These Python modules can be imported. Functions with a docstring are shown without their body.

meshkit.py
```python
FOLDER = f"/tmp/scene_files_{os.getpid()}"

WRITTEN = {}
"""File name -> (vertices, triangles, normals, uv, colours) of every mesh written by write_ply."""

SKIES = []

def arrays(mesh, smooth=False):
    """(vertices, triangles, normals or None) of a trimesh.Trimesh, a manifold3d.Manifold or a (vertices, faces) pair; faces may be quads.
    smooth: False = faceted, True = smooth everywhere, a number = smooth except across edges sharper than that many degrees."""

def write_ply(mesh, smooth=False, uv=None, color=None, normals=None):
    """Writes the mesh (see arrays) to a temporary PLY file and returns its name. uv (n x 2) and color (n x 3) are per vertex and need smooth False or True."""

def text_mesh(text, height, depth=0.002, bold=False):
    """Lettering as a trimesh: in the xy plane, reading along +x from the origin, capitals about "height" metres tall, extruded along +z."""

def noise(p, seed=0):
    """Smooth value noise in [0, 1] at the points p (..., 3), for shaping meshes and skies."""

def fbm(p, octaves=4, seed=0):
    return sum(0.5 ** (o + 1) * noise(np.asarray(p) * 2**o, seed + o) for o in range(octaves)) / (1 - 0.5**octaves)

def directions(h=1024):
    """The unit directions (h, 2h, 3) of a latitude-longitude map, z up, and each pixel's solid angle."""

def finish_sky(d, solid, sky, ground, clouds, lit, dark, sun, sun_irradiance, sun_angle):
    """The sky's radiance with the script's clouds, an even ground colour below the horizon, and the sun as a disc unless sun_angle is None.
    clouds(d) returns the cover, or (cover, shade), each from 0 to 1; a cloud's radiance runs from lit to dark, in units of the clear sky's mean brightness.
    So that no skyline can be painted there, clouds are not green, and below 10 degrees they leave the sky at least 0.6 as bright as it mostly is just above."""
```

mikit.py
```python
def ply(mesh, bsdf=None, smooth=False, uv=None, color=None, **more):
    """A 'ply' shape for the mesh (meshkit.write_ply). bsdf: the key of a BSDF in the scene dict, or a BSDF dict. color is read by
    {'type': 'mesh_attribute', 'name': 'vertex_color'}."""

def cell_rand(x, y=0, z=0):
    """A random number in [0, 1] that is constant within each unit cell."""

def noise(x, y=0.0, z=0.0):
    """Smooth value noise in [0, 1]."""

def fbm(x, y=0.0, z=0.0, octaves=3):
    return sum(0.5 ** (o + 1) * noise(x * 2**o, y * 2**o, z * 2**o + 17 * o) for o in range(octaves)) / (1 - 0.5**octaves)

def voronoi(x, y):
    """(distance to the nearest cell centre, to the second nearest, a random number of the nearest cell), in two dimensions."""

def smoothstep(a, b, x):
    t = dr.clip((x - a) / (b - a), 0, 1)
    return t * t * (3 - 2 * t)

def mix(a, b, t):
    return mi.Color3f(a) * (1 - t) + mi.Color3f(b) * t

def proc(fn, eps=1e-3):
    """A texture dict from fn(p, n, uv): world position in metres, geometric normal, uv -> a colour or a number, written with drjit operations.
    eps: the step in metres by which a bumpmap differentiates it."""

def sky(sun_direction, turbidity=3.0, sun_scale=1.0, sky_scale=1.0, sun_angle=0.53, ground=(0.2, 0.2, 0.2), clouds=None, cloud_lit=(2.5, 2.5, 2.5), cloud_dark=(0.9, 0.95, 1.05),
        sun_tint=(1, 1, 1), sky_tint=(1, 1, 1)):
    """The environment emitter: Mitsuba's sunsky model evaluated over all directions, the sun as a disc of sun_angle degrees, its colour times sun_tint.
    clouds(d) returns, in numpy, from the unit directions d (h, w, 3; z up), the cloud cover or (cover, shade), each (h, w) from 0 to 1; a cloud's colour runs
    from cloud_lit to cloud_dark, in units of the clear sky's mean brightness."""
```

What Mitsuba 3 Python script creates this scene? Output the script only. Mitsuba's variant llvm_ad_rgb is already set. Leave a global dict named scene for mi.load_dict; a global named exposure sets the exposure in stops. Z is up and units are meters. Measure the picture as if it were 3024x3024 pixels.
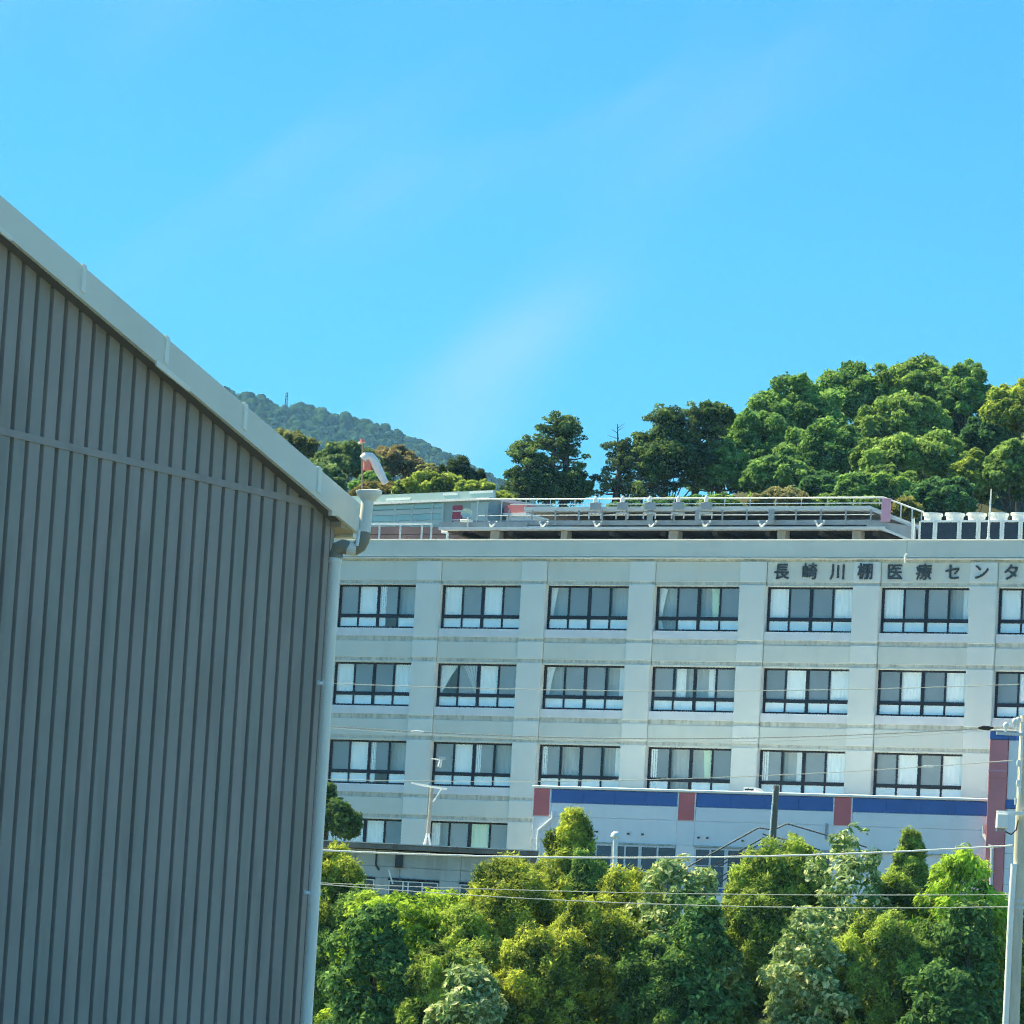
import math, random
import numpy as np, trimesh, mitsuba as mi, mikit, meshkit
import drjit as dr
from shapely.geometry import Polygon
T = mi.ScalarTransform4f
random.seed(7)
scene, labels = {}, {}

# ------------------------------------------------------------------ camera, sky, exposure
EYE = np.array([0.0, 0.0, 3.0])
FOCAL, PITCH, ROLL = 12000 / 3024, 0.1253, 0.0570          # focal length in picture widths
cp, sp, cr, sr = math.cos(PITCH), math.sin(PITCH), math.cos(ROLL), math.sin(ROLL)
FWD = np.array([0, cp, sp]); _u = np.array([0, -sp, cp]); _r = np.array([1.0, 0, 0])
RIGHT, UP = cr * _r + sr * _u, -sr * _r + cr * _u
scene['camera'] = {'type': 'perspective', 'fov': math.degrees(2 * math.atan(0.5 / FOCAL)), 'fov_axis': 'x', 'near_clip': 0.5, 'far_clip': 20000.0,
                   'to_world': T().look_at(origin=EYE.tolist(), target=(EYE + FWD).tolist(), up=UP.tolist()), 'medium': {'type': 'ref', 'id': 'haze_air'}}
SUN = np.array([-0.56, 0.278, 0.78])


def wisps(d):
    """Thin cirrus: noise drawn out along one direction, gathered in a few long bands (azimuth, elevation, half length, half width, strength)."""
    az = np.degrees(np.arctan2(d[..., 0], d[..., 1])); el = np.degrees(np.arcsin(np.clip(d[..., 2], -1, 1)))
    a, b = az * 0.60 - el * 0.80, az * 0.80 + el * 0.60
    n = meshkit.fbm(np.stack([a * 0.9 + 3.1, b * 0.22 + 9.0, a * 0], -1), 4, 3)
    m = meshkit.fbm(np.stack([a * 0.16 + 1.7, b * 0.10 + 4.0, a * 0], -1), 3, 11)
    c = 0.35 * np.clip((n - 0.46) * 3.0, 0, 1) * np.clip((m - 0.40) * 4, 0, 1)
    for A, E, ln, wd, st in ((-1.0, 12.2, 2.4, .5, .8), (-0.3, 9.4, 1.7, .5, 1.0), (-1.0, 8.0, 1.3, .45, .7), (1.2, 13.4, 1.8, .6, .6), (-5.3, 14.0, 1.2, .5, .5), (-3.6, 12.0, 3.0, .7, .5), (3.2, 13.2, 3.0, .6, .4), (-9.0, 14.0, 4.0, 1.2, .7), (14.0, 9.0, 5.0, 1.0, .7), (26.0, 22.0, 8.0, 2.0, .8), (-30.0, 28.0, 9.0, 2.0, .8)):
        u, v = a - (A * 0.60 - E * 0.80), b - (A * 0.80 + E * 0.60)
        c = c + st * np.exp(-(u / wd) ** 2 - (v / ln) ** 2) * np.clip((n - 0.34) * 3.4, 0, 1)
    return 0.17 * np.clip(c, 0, 1)


scene['sky'] = mikit.sky(SUN, turbidity=3.2, clouds=wisps, sky_tint=(0.20, 0.85, 1.14), sun_scale=1.4, sun_tint=(0.93, 1.0, 0.80), ground=(0.17, 0.18, 0.15))
exposure = 2.32


# ------------------------------------------------------------------ helpers
def at(px, py, Y):
    """The point at depth Y (metres north of the eye) seen at px, py of a 1932-pixel-wide print; used to take the survey of trees and wires."""
    r = (px / 1932 - 0.5) / FOCAL * RIGHT - (py / 1932 - 0.5) / FOCAL * UP + FWD
    return EYE + r * Y / r[1]


def frame(origin, theta):
    m = np.eye(4); c, s = math.cos(theta), math.sin(theta)
    m[:3, :3] = [[c, -s, 0], [s, c, 0], [0, 0, 1]]; m[:3, 3] = origin
    return m


counts = {}


def key_of(name, parent=None):
    base = f'{parent}__{name}' if parent else name
    n = counts.get(base, 0); counts[base] = n + 1
    return base if n == 0 else f'{base}_{n:03d}'


def say(key, label=None, cat=None, group=None, kind=None):
    d = labels.setdefault(key, {})
    for k, v in (('label', label), ('category', cat), ('group', group), ('kind', kind)):
        if v: d[k] = v
    return key


def thing(name, label, cat, group=None):
    return say(key_of(name), label, cat, group)


BOXF = np.array([[0, 2, 1], [0, 3, 2], [4, 5, 6], [4, 6, 7], [0, 1, 5], [0, 5, 4], [1, 2, 6], [1, 6, 5], [2, 3, 7], [2, 7, 6], [3, 0, 4], [3, 4, 7]])


class MB:
    def __init__(self, fr=None):
        self.v, self.f, self.n, self.fr = [], [], 0, fr

    def add(self, v, f):
        v, f = np.asarray(v, float), np.asarray(f, int)
        self.v.append(v); self.f.append(f + self.n); self.n += len(v)
        return self

    def box(self, x0, x1, y0, y1, z0, z1):
        return self.add([[x0, y0, z0], [x1, y0, z0], [x1, y1, z0], [x0, y1, z0], [x0, y0, z1], [x1, y0, z1], [x1, y1, z1], [x0, y1, z1]], BOXF)

    def hexa(self, p):
        return self.add(p, BOXF)

    def bevel(self, x0, x1, y0, y1, z0, z1, b):
        """A box with its four upright edges at the front (y0) and its front rim chamfered by b."""
        p = [[x0, y1, z0], [x1, y1, z0], [x1, y1, z1], [x0, y1, z1], [x0, y0 + b, z0], [x1, y0 + b, z0], [x1, y0 + b, z1], [x0, y0 + b, z1],
             [x0 + b, y0, z0 + b], [x1 - b, y0, z0 + b], [x1 - b, y0, z1 - b], [x0 + b, y0, z1 - b]]
        q = [[0, 3, 2, 1], [0, 1, 5, 4], [1, 2, 6, 5], [2, 3, 7, 6], [3, 0, 4, 7], [4, 5, 9, 8], [5, 6, 10, 9], [6, 7, 11, 10], [7, 4, 8, 11], [8, 9, 10, 11]]
        f = []
        for a, b_, c, d in q: f += [[a, b_, c], [a, c, d]]
        return self.add(p, f)

    def tube(self, path, rad, n=8, cap=True):
        P = np.asarray(path, float); m = len(P)
        R = np.broadcast_to(np.asarray(rad, float), (m,))
        t = np.gradient(P, axis=0); t /= np.linalg.norm(t, axis=1, keepdims=True) + 1e-12
        ref = np.array([0.13, 0.31, 0.94]) if abs(t[0, 2]) < 0.8 else np.array([0.94, 0.31, 0.1])
        a = np.cross(t, ref); a /= np.linalg.norm(a, axis=1, keepdims=True); b = np.cross(t, a)
        ph = np.arange(n) * 2 * np.pi / n
        ring = P[:, None] + R[:, None, None] * (np.cos(ph)[None, :, None] * a[:, None] + np.sin(ph)[None, :, None] * b[:, None])
        v = ring.reshape(-1, 3); f = []
        i = np.arange(n); j = (i + 1) % n
        for k in range(m - 1):
            f.append(np.stack([k * n + i, k * n + j, (k + 1) * n + j], 1)); f.append(np.stack([k * n + i, (k + 1) * n + j, (k + 1) * n + i], 1))
        if cap:
            v = np.vstack([v, P[0], P[-1]])
            f.append(np.stack([j, i, i * 0 + m * n], 1)); f.append(np.stack([(m - 1) * n + i, (m - 1) * n + j, i * 0 + m * n + 1], 1))
        return self.add(v, np.vstack(f))

    def grid(self, P):
        """P (a, b, 3): a sheet."""
        a, b = P.shape[:2]; k = np.arange(a * b).reshape(a, b)
        q = np.stack([k[:-1, :-1], k[1:, :-1], k[1:, 1:], k[:-1, 1:]], -1).reshape(-1, 4)
        return self.add(P.reshape(-1, 3), np.vstack([q[:, [0, 1, 2]], q[:, [0, 2, 3]]]))

    def mesh(self):
        v, f = np.vstack(self.v), np.vstack(self.f)
        if self.fr is not None: v = v @ self.fr[:3, :3].T + self.fr[:3, 3]
        return trimesh.Trimesh(v, f, process=False)

    def put(self, name, bsdf, parent=None, smooth=False, **kw):
        k = key_of(name, parent)
        scene[k] = mikit.ply(self.mesh(), bsdf, smooth=smooth, **kw)
        return k


def link(name, ply_of, parent):
    k = key_of(name, parent); scene[k] = dict(scene[ply_of]); return k


def catenary(p0, p1, sag, n=40):
    t = np.linspace(0, 1, n)[:, None]
    p = np.asarray(p0) * (1 - t) + np.asarray(p1) * t
    p[:, 2] -= (4 * sag * t * (1 - t))[:, 0]
    return p


# ------------------------------------------------------------------ materials
def mat(name, rgb, rough=0.6, metal=0.0, spec=0.4, var=0.12, scale=1.5, grime=0.0, bump=0.0, bscale=8.0, **kw):
    c = np.array(rgb, float)
    lo, hi = (c * (1 - var)).tolist(), (c * (1 + var)).tolist()
    if grime:
        g = (c * 0.45 * np.array([1.0, 0.98, 0.9])).tolist()
        fn = lambda p, n, uv: mikit.mix(mikit.mix(lo, hi, mikit.fbm(p.x * scale, p.y * scale, p.z * scale * 0.6)), g,
                                        grime * mikit.smoothstep(0.45, 0.75, mikit.fbm(p.x * scale * 2.6 + 7, p.y * scale * 2.6, p.z * scale * 0.35)))
    else:
        fn = lambda p, n, uv: mikit.mix(lo, hi, mikit.fbm(p.x * scale, p.y * scale, p.z * scale * 0.6))
    b = {'type': 'principled', 'base_color': mikit.proc(fn) if var else {'type': 'rgb', 'value': c.tolist()}, 'roughness': rough, 'metallic': metal, 'specular': spec, **kw}
    if bump:
        b = {'type': 'bumpmap', 'nested_texture': mikit.proc(lambda p, n, uv: mikit.fbm(p.x * bscale, p.y * bscale, p.z * bscale), eps=0.02), 'scale': bump, 'nested_bsdf': b}
    scene[name] = {'type': 'twosided', 'bsdf': b}


mat('m_facade', (0.60, 0.65, 0.615), 0.8, var=0.06, scale=0.7, grime=0.09)
mat('m_pillar', (0.67, 0.72, 0.70), 0.8, var=0.05, scale=0.7, grime=0.06)
mat('m_sill', (0.68, 0.71, 0.74), 0.7, var=0.06, scale=0.9, grime=0.10)
mat('m_joint', (0.50, 0.53, 0.48), 0.9, var=0.30, scale=4.0, grime=0.5)
mat('m_cornice', (0.66, 0.68, 0.66), 0.6, var=0.08, scale=1.0)
mat('m_frame', (0.012, 0.016, 0.028), 0.45, var=0.0)
mat('m_screen', (0.30, 0.34, 0.36), 0.9, var=0.12, scale=1.2)
mat('m_screen_b', (0.23, 0.27, 0.30), 0.9, var=0.15, scale=1.2)
mat('m_curtain', (0.84, 0.92, 0.93), 0.9, var=0.04, scale=2)
mat('m_curtain_green', (0.66, 0.85, 0.66), 0.9, var=0.06, scale=2)
mat('m_blind', (0.50, 0.56, 0.57), 0.9, var=0.08, scale=1.4)
mat('m_frosted', (0.80, 0.90, 0.92), 0.5, var=0.10, scale=1.1)
mat('m_room', (0.45, 0.44, 0.41), 0.9, var=0.05)
mat('m_letter', (0.045, 0.055, 0.065), 0.5, var=0.3, scale=3)
scene['m_pane'] = {'type': 'thindielectric', 'int_ior': 1.5}
mat('m_siding_a', (0.320, 0.290, 0.268), 0.55, var=0.08, scale=2.2, grime=0.22, bump=0.002, bscale=14)
mat('m_siding_b', (0.335, 0.297, 0.275), 0.55, var=0.08, scale=2.0, grime=0.22, bump=0.002, bscale=14)
mat('m_siding_c', (0.303, 0.287, 0.262), 0.55, var=0.08, scale=2.4, grime=0.22, bump=0.002, bscale=14)
mat('m_groove_shade', (0.012, 0.015, 0.02), 0.8, var=0.0)  # near-black, stands for the shade inside the siding grooves
mat('m_fascia', (0.74, 0.74, 0.66), 0.5, var=0.05, scale=0.8, grime=0.10)
mat('m_fascia_cap', (0.82, 0.84, 0.77), 0.45, var=0.05)
mat('m_soffit', (0.46, 0.38, 0.28), 0.8, var=0.1)
mat('m_soffit_shade', (0.16, 0.155, 0.15), 0.8, var=0.1)  # soffit darkened: the shadow line under the fascia put into its colour
mat('m_roof_metal', (0.20, 0.21, 0.22), 0.45, var=0.1, scale=0.5)
mat('m_pvc', (0.86, 0.83, 0.75), 0.42, var=0.07, scale=1.3, grime=0.10)
mat('m_pvc_brown', (0.27, 0.24, 0.19), 0.6, var=0.2, scale=6)  # brown-grey, darker than the rest of the pipe
mat('m_white', (0.84, 0.85, 0.83), 0.45, var=0.05)
mat('m_annex', (0.80, 0.80, 0.83), 0.75, var=0.05, scale=0.8, grime=0.07)
mat('m_blue', (0.060, 0.140, 0.40), 0.7, var=0.12, scale=1.2)
mat('m_red', (0.60, 0.155, 0.165), 0.75, var=0.10, scale=1.5)
mat('m_red_faded', (0.62, 0.22, 0.24), 0.8, var=0.12, scale=1.2)
mat('m_dark_glass', (0.07, 0.09, 0.12), 0.15, var=0.3, scale=1.0)
mat('m_alu', (0.62, 0.64, 0.66), 0.4, var=0.04)
mat('m_steel', (0.30, 0.34, 0.38), 0.5, var=0.12, scale=1.2, grime=0.2)
mat('m_steel_light', (0.55, 0.60, 0.63), 0.45, var=0.08, scale=1.2)
mat('m_rail_white', (0.86, 0.87, 0.85), 0.4, var=0.04)
mat('m_rail_dark', (0.05, 0.055, 0.065), 0.5, var=0.1)
mat('m_concrete', (0.34, 0.33, 0.30), 0.85, var=0.15, scale=2.0, grime=0.25)
mat('m_concrete_old', (0.20, 0.20, 0.20), 0.9, var=0.3, scale=1.5, grime=0.5)
mat('m_flatwall', (0.52, 0.55, 0.54), 0.85, var=0.08, scale=1.2, grime=0.30)
mat('m_under_shade', (0.05, 0.052, 0.055), 0.9, var=0.3, scale=1.2)  # near-black colour stands for the shade under the helicopter deck
mat('m_teal', (0.40, 0.52, 0.52), 0.6, var=0.06, scale=0.8)
mat('m_teal_dark', (0.27, 0.38, 0.39), 0.6, var=0.08, scale=0.8)
mat('m_teal_pane', (0.30, 0.52, 0.54), 0.2, var=0.12, scale=1.0)
mat('m_door_red', (0.33, 0.06, 0.10), 0.6, var=0.1)
mat('m_brick_red', (0.30, 0.19, 0.17), 0.85, var=0.2, scale=1.5)
mat('m_pink', (0.52, 0.30, 0.42), 0.7, var=0.10, scale=2.5)
mat('m_coil', (0.025, 0.04, 0.065), 0.6, var=0.2, scale=6)
mat('m_sock_white', (0.80, 0.76, 0.76), 0.8, var=0.04)
mat('m_sock_red', (0.74, 0.24, 0.19), 0.8, var=0.06)
mat('m_orange', (0.46, 0.32, 0.22), 0.6, var=0.1)
mat('m_wire', (0.62, 0.62, 0.56), 0.5, var=0.05)
mat('m_wire_dark', (0.36, 0.34, 0.28), 0.6, var=0.1)
mat('m_pole', (0.60, 0.57, 0.47), 0.85, var=0.12, scale=3.0, grime=0.2)
mat('m_wood_pole', (0.17, 0.14, 0.12), 0.85, var=0.2, scale=3.0)
mat('m_black', (0.02, 0.02, 0.025), 0.5, var=0.1)
mat('m_bark', (0.12, 0.10, 0.08), 0.9, var=0.3, scale=3.0)
mat('m_ground', (0.13, 0.145, 0.105), 0.95, var=0.35, scale=0.15)
mat('m_hill', (0.045, 0.055, 0.025), 0.95, var=0.4, scale=0.4)
mat('m_mountain', (0.045, 0.065, 0.030), 0.95, var=0.4, scale=0.02)


def leaf_mat(name, rough=0.5, trans=0.35, spec=0.35):
    scene[name] = {'type': 'principledthin', 'base_color': {'type': 'mesh_attribute', 'name': 'vertex_color'}, 'roughness': rough, 'diff_trans': 2 * trans, 'eta': 1.0 + spec, 'spec_trans': 0.0}


leaf_mat('m_leaf', 0.5, 0.5); leaf_mat('m_leaf_gloss', 0.26, 0.38, 0.55); leaf_mat('m_leaf_conifer', 0.7, 0.5, 0.25)


# ------------------------------------------------------------------ ground, hill, mountain
def hill_height(x, y):
    cap = np.interp(x, [-90, -15, -6, 9, 15, 22, 80, 140], [40, 40, 36, 34, 43, 51, 52, 40])
    h = np.clip(10 + 0.40 * (y - 225), 0, None)
    h = np.where(y < 225, np.clip((y - 205) * 0.5, 0, 10), h)
    h = np.minimum(h, cap)
    return h - np.clip(y - 345, 0, 400) * 0.09 + 1.2 * (meshkit.fbm(np.stack([x * 0.08, y * 0.08, x * 0], -1), 3, 5) - 0.5)


g = MB(); R0 = 6500.0
a = np.linspace(0, 2 * np.pi, 65)[:-1]
g.add(np.vstack([[[0, 0, -0.02]], np.stack([R0 * np.cos(a), R0 * np.sin(a), a * 0 - 0.02], 1)]), np.stack([np.zeros(64, int), 1 + np.arange(64), 1 + (np.arange(64) + 1) % 64], 1))
say(g.put('ground', 'm_ground'), 'level ground of the valley floor, mostly hidden below the picture', kind='structure')
X, Y = np.meshgrid(np.linspace(-140, 160, 101), np.linspace(206, 700, 120), indexing='ij')
say(MB().grid(np.stack([X, Y, hill_height(X, Y)], -1)).put('hill', 'm_hill', smooth=True), 'wooded hillside rising behind the hospital', kind='structure')

MY = 3000.0
sky_px = [(300, 700), (420, 745), (470, 757), (492, 757), (520, 774), (560, 775), (600, 785), (680, 802), (760, 828), (850, 868), (900, 893), (940, 915), (1000, 955), (1060, 1000), (1115, 1045), (1300, 1200)]
sk = np.array([at(px, py, MY) for px, py in sky_px])
RX, RZ = np.concatenate([[-900, -500], sk[:, 0]]), np.concatenate([[330, 430], sk[:, 2]])


def mountain_height(x, y):
    r = np.interp(x, RX, RZ, right=30)
    d = y - MY
    prof = np.where(d < 0, np.clip(1 + d / 900, 0, 1) ** 0.85, np.exp(-(d / 900) ** 2))
    n = meshkit.fbm(np.stack([x * 0.012, y * 0.006, x * 0], -1), 4, 9) - 0.5
    return r * prof + 46 * n * np.clip(-d / 160, 0, 1) * np.clip((d + 900) / 200, 0, 1)


X, Y = np.meshgrid(np.linspace(-900, 420, 190), np.linspace(2080, 4200, 150), indexing='ij')
say(MB().grid(np.stack([X, Y, mountain_height(X, Y) - 1.0], -1)).put('mountain', 'm_mountain', smooth=True), 'distant blue-green mountain behind the hospital roof', kind='structure')
rng = np.random.default_rng(41)
ico = trimesh.creation.icosphere(subdivisions=1); iv, if_ = np.array(ico.vertices), np.array(ico.faces)
nc = 7500
cx = rng.uniform(-330, 40, nc); cy = MY + 30 - 650 * rng.uniform(0, 1, nc) ** 1.25
cz = mountain_height(cx, cy)
rr = rng.uniform(2.2, 4.6, nc) * np.where(rng.uniform(0, 1, nc) < .12, 1.35, 1)
sc = np.stack([rr, rr, rr * rng.uniform(0.75, 1.35, nc)], 1)
V = iv[None] * sc[:, None] * (1 + 0.10 * rng.standard_normal((nc, 42, 1)).clip(-1.5, 1.5)) + np.stack([cx, cy, cz + rr * 0.3], 1)[:, None]
F = (if_[None] + 42 * np.arange(nc)[:, None, None]).reshape(-1, 3)
tone = meshkit.fbm(np.stack([cx * 0.02, cy * 0.008, cx * 0], -1), 3, 2)[:, None]
base = np.array([0.020, 0.055, 0.030]) * (1 - tone) + np.array([0.050, 0.095, 0.040]) * tone
col = np.repeat((base * rng.uniform(0.6, 1.5, (nc, 1)))[:, None], 42, 1).reshape(-1, 3)
say(key_of('mountain_forest'), 'far forest covering the distant mountain', 'forest', kind='stuff')
scene['m_far_leaf'] = {'type': 'twosided', 'bsdf': {'type': 'diffuse', 'reflectance': {'type': 'mesh_attribute', 'name': 'vertex_color'}}}
scene['mountain_forest'] = mikit.ply((V.reshape(-1, 3), F), 'm_far_leaf', color=col)
k = thing('mast', 'thin dark antenna mast on the ridge of the far mountain', 'mast')
pm = at(539, 778, MY - 10)
m_ = MB()
for s in (-1, 1):
    for q in (-1, 1):
        m_.tube([pm + [s * 1.0, q * 1.0, -8], pm + [s * 0.5, q * 0.5, 15]], 0.34, 5)
for z in range(0, 14, 2):
    w = 1.0 - 0.65 * (z + 8) / 22
    m_.box(pm[0] - w, pm[0] + w, pm[1] - w, pm[1] + w, pm[2] + z, pm[2] + z + 0.3)
m_.put('lattice', 'm_rail_dark', k)

# ------------------------------------------------------------------ hospital
FH = frame([7.5288, 202.869, 0], -0.4486)                  # x along the facade, y into the building, z up
H = thing('hospital_building', 'long pale grey hospital block with dark framed windows and sign letters under its parapet', 'hospital')
Z0, FL, WH = 25.207, 4.039, 2.2425
c0, c1 = -1, 8


def mbh(): return MB(FH)


frames_px = None
for c in range(c0, c1 + 2):
    u0, u1 = 6.0 * (c - 4) - 1.40, 6.0 * (c - 4) - 0.02
    shaft, jn = mbh(), mbh()
    jn.box(u0 + .015, u1 - .015, -0.40, 1.6, 0.0, 26.44)
    zs = [26.42, Z0 + 0.20]
    pieces = [(Z0 + 0.20, 26.42)]
    for r in range(4):
        zt = Z0 - FL * r
        pieces.append((zt - 2.74, zt + 0.06 if r else Z0 + 0.06))
        pieces.append((zt - 3.78, zt - 2.89))
    pieces.append((0, Z0 - FL * 4 + 0.06))
    for z0, z1 in pieces: shaft.bevel(u0, u1, -0.45, 1.55, z0, z1, 0.025)
    shaft.put('pillar', 'm_pillar', H); jn.put('pillar_joint', 'm_joint', H)

upper = {(1, 0): 'DLPM', (2, 0): 'LDLD', (3, 0): 'CDDM', (4, 0): 'CDGD', (5, 0): 'LDDL', (6, 0): 'LDDE', (7, 0): 'LDDL', (0, 0): 'LDLD', (8, 0): 'DLDL',
         (1, 1): 'LDDL', (2, 1): 'TUML', (3, 1): 'CDDE', (4, 1): 'DHED', (5, 1): 'DLDL', (6, 1): 'DLDL', (7, 1): 'DLDL', (0, 1): 'LDDL', (8, 1): 'LDDL',
         (1, 2): 'DLPM', (2, 2): 'DLPM', (3, 2): 'PMDE', (4, 2): 'PMGD', (5, 2): 'PEDL', (6, 2): 'DLDL', (7, 2): 'LDDL', (0, 2): 'LDLD', (8, 2): 'DLDL',
         (1, 3): 'LLLD', (2, 3): 'HDWD', (0, 3): 'LDLD'}
upper[(2, 1)] = 'TULD'


def curtain(b, x0, x1, z0, z1, v, xl=None, xr=None, waves=5):
    """A hanging curtain; xl, xr give its left and right edge at the bottom (a tied or gathered curtain)."""
    xl, xr = x0 if xl is None else xl, x1 if xr is None else xr
    nz, nx = 7, 22
    t = np.linspace(0, 1, nz)[:, None]; s = np.linspace(0, 1, nx)[None]
    e = t ** 0.8
    left, right = x0 + (xl - x0) * e, x1 + (xr - x1) * e
    x = left + (right - left) * s
    y = v + 0.012 * np.sin(s * waves * 2 * np.pi + 1.3 * x0) + 0 * t
    z = z1 + (z0 - z1) * t + 0 * s
    b.grid(np.stack([x, y, z], -1))


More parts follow.
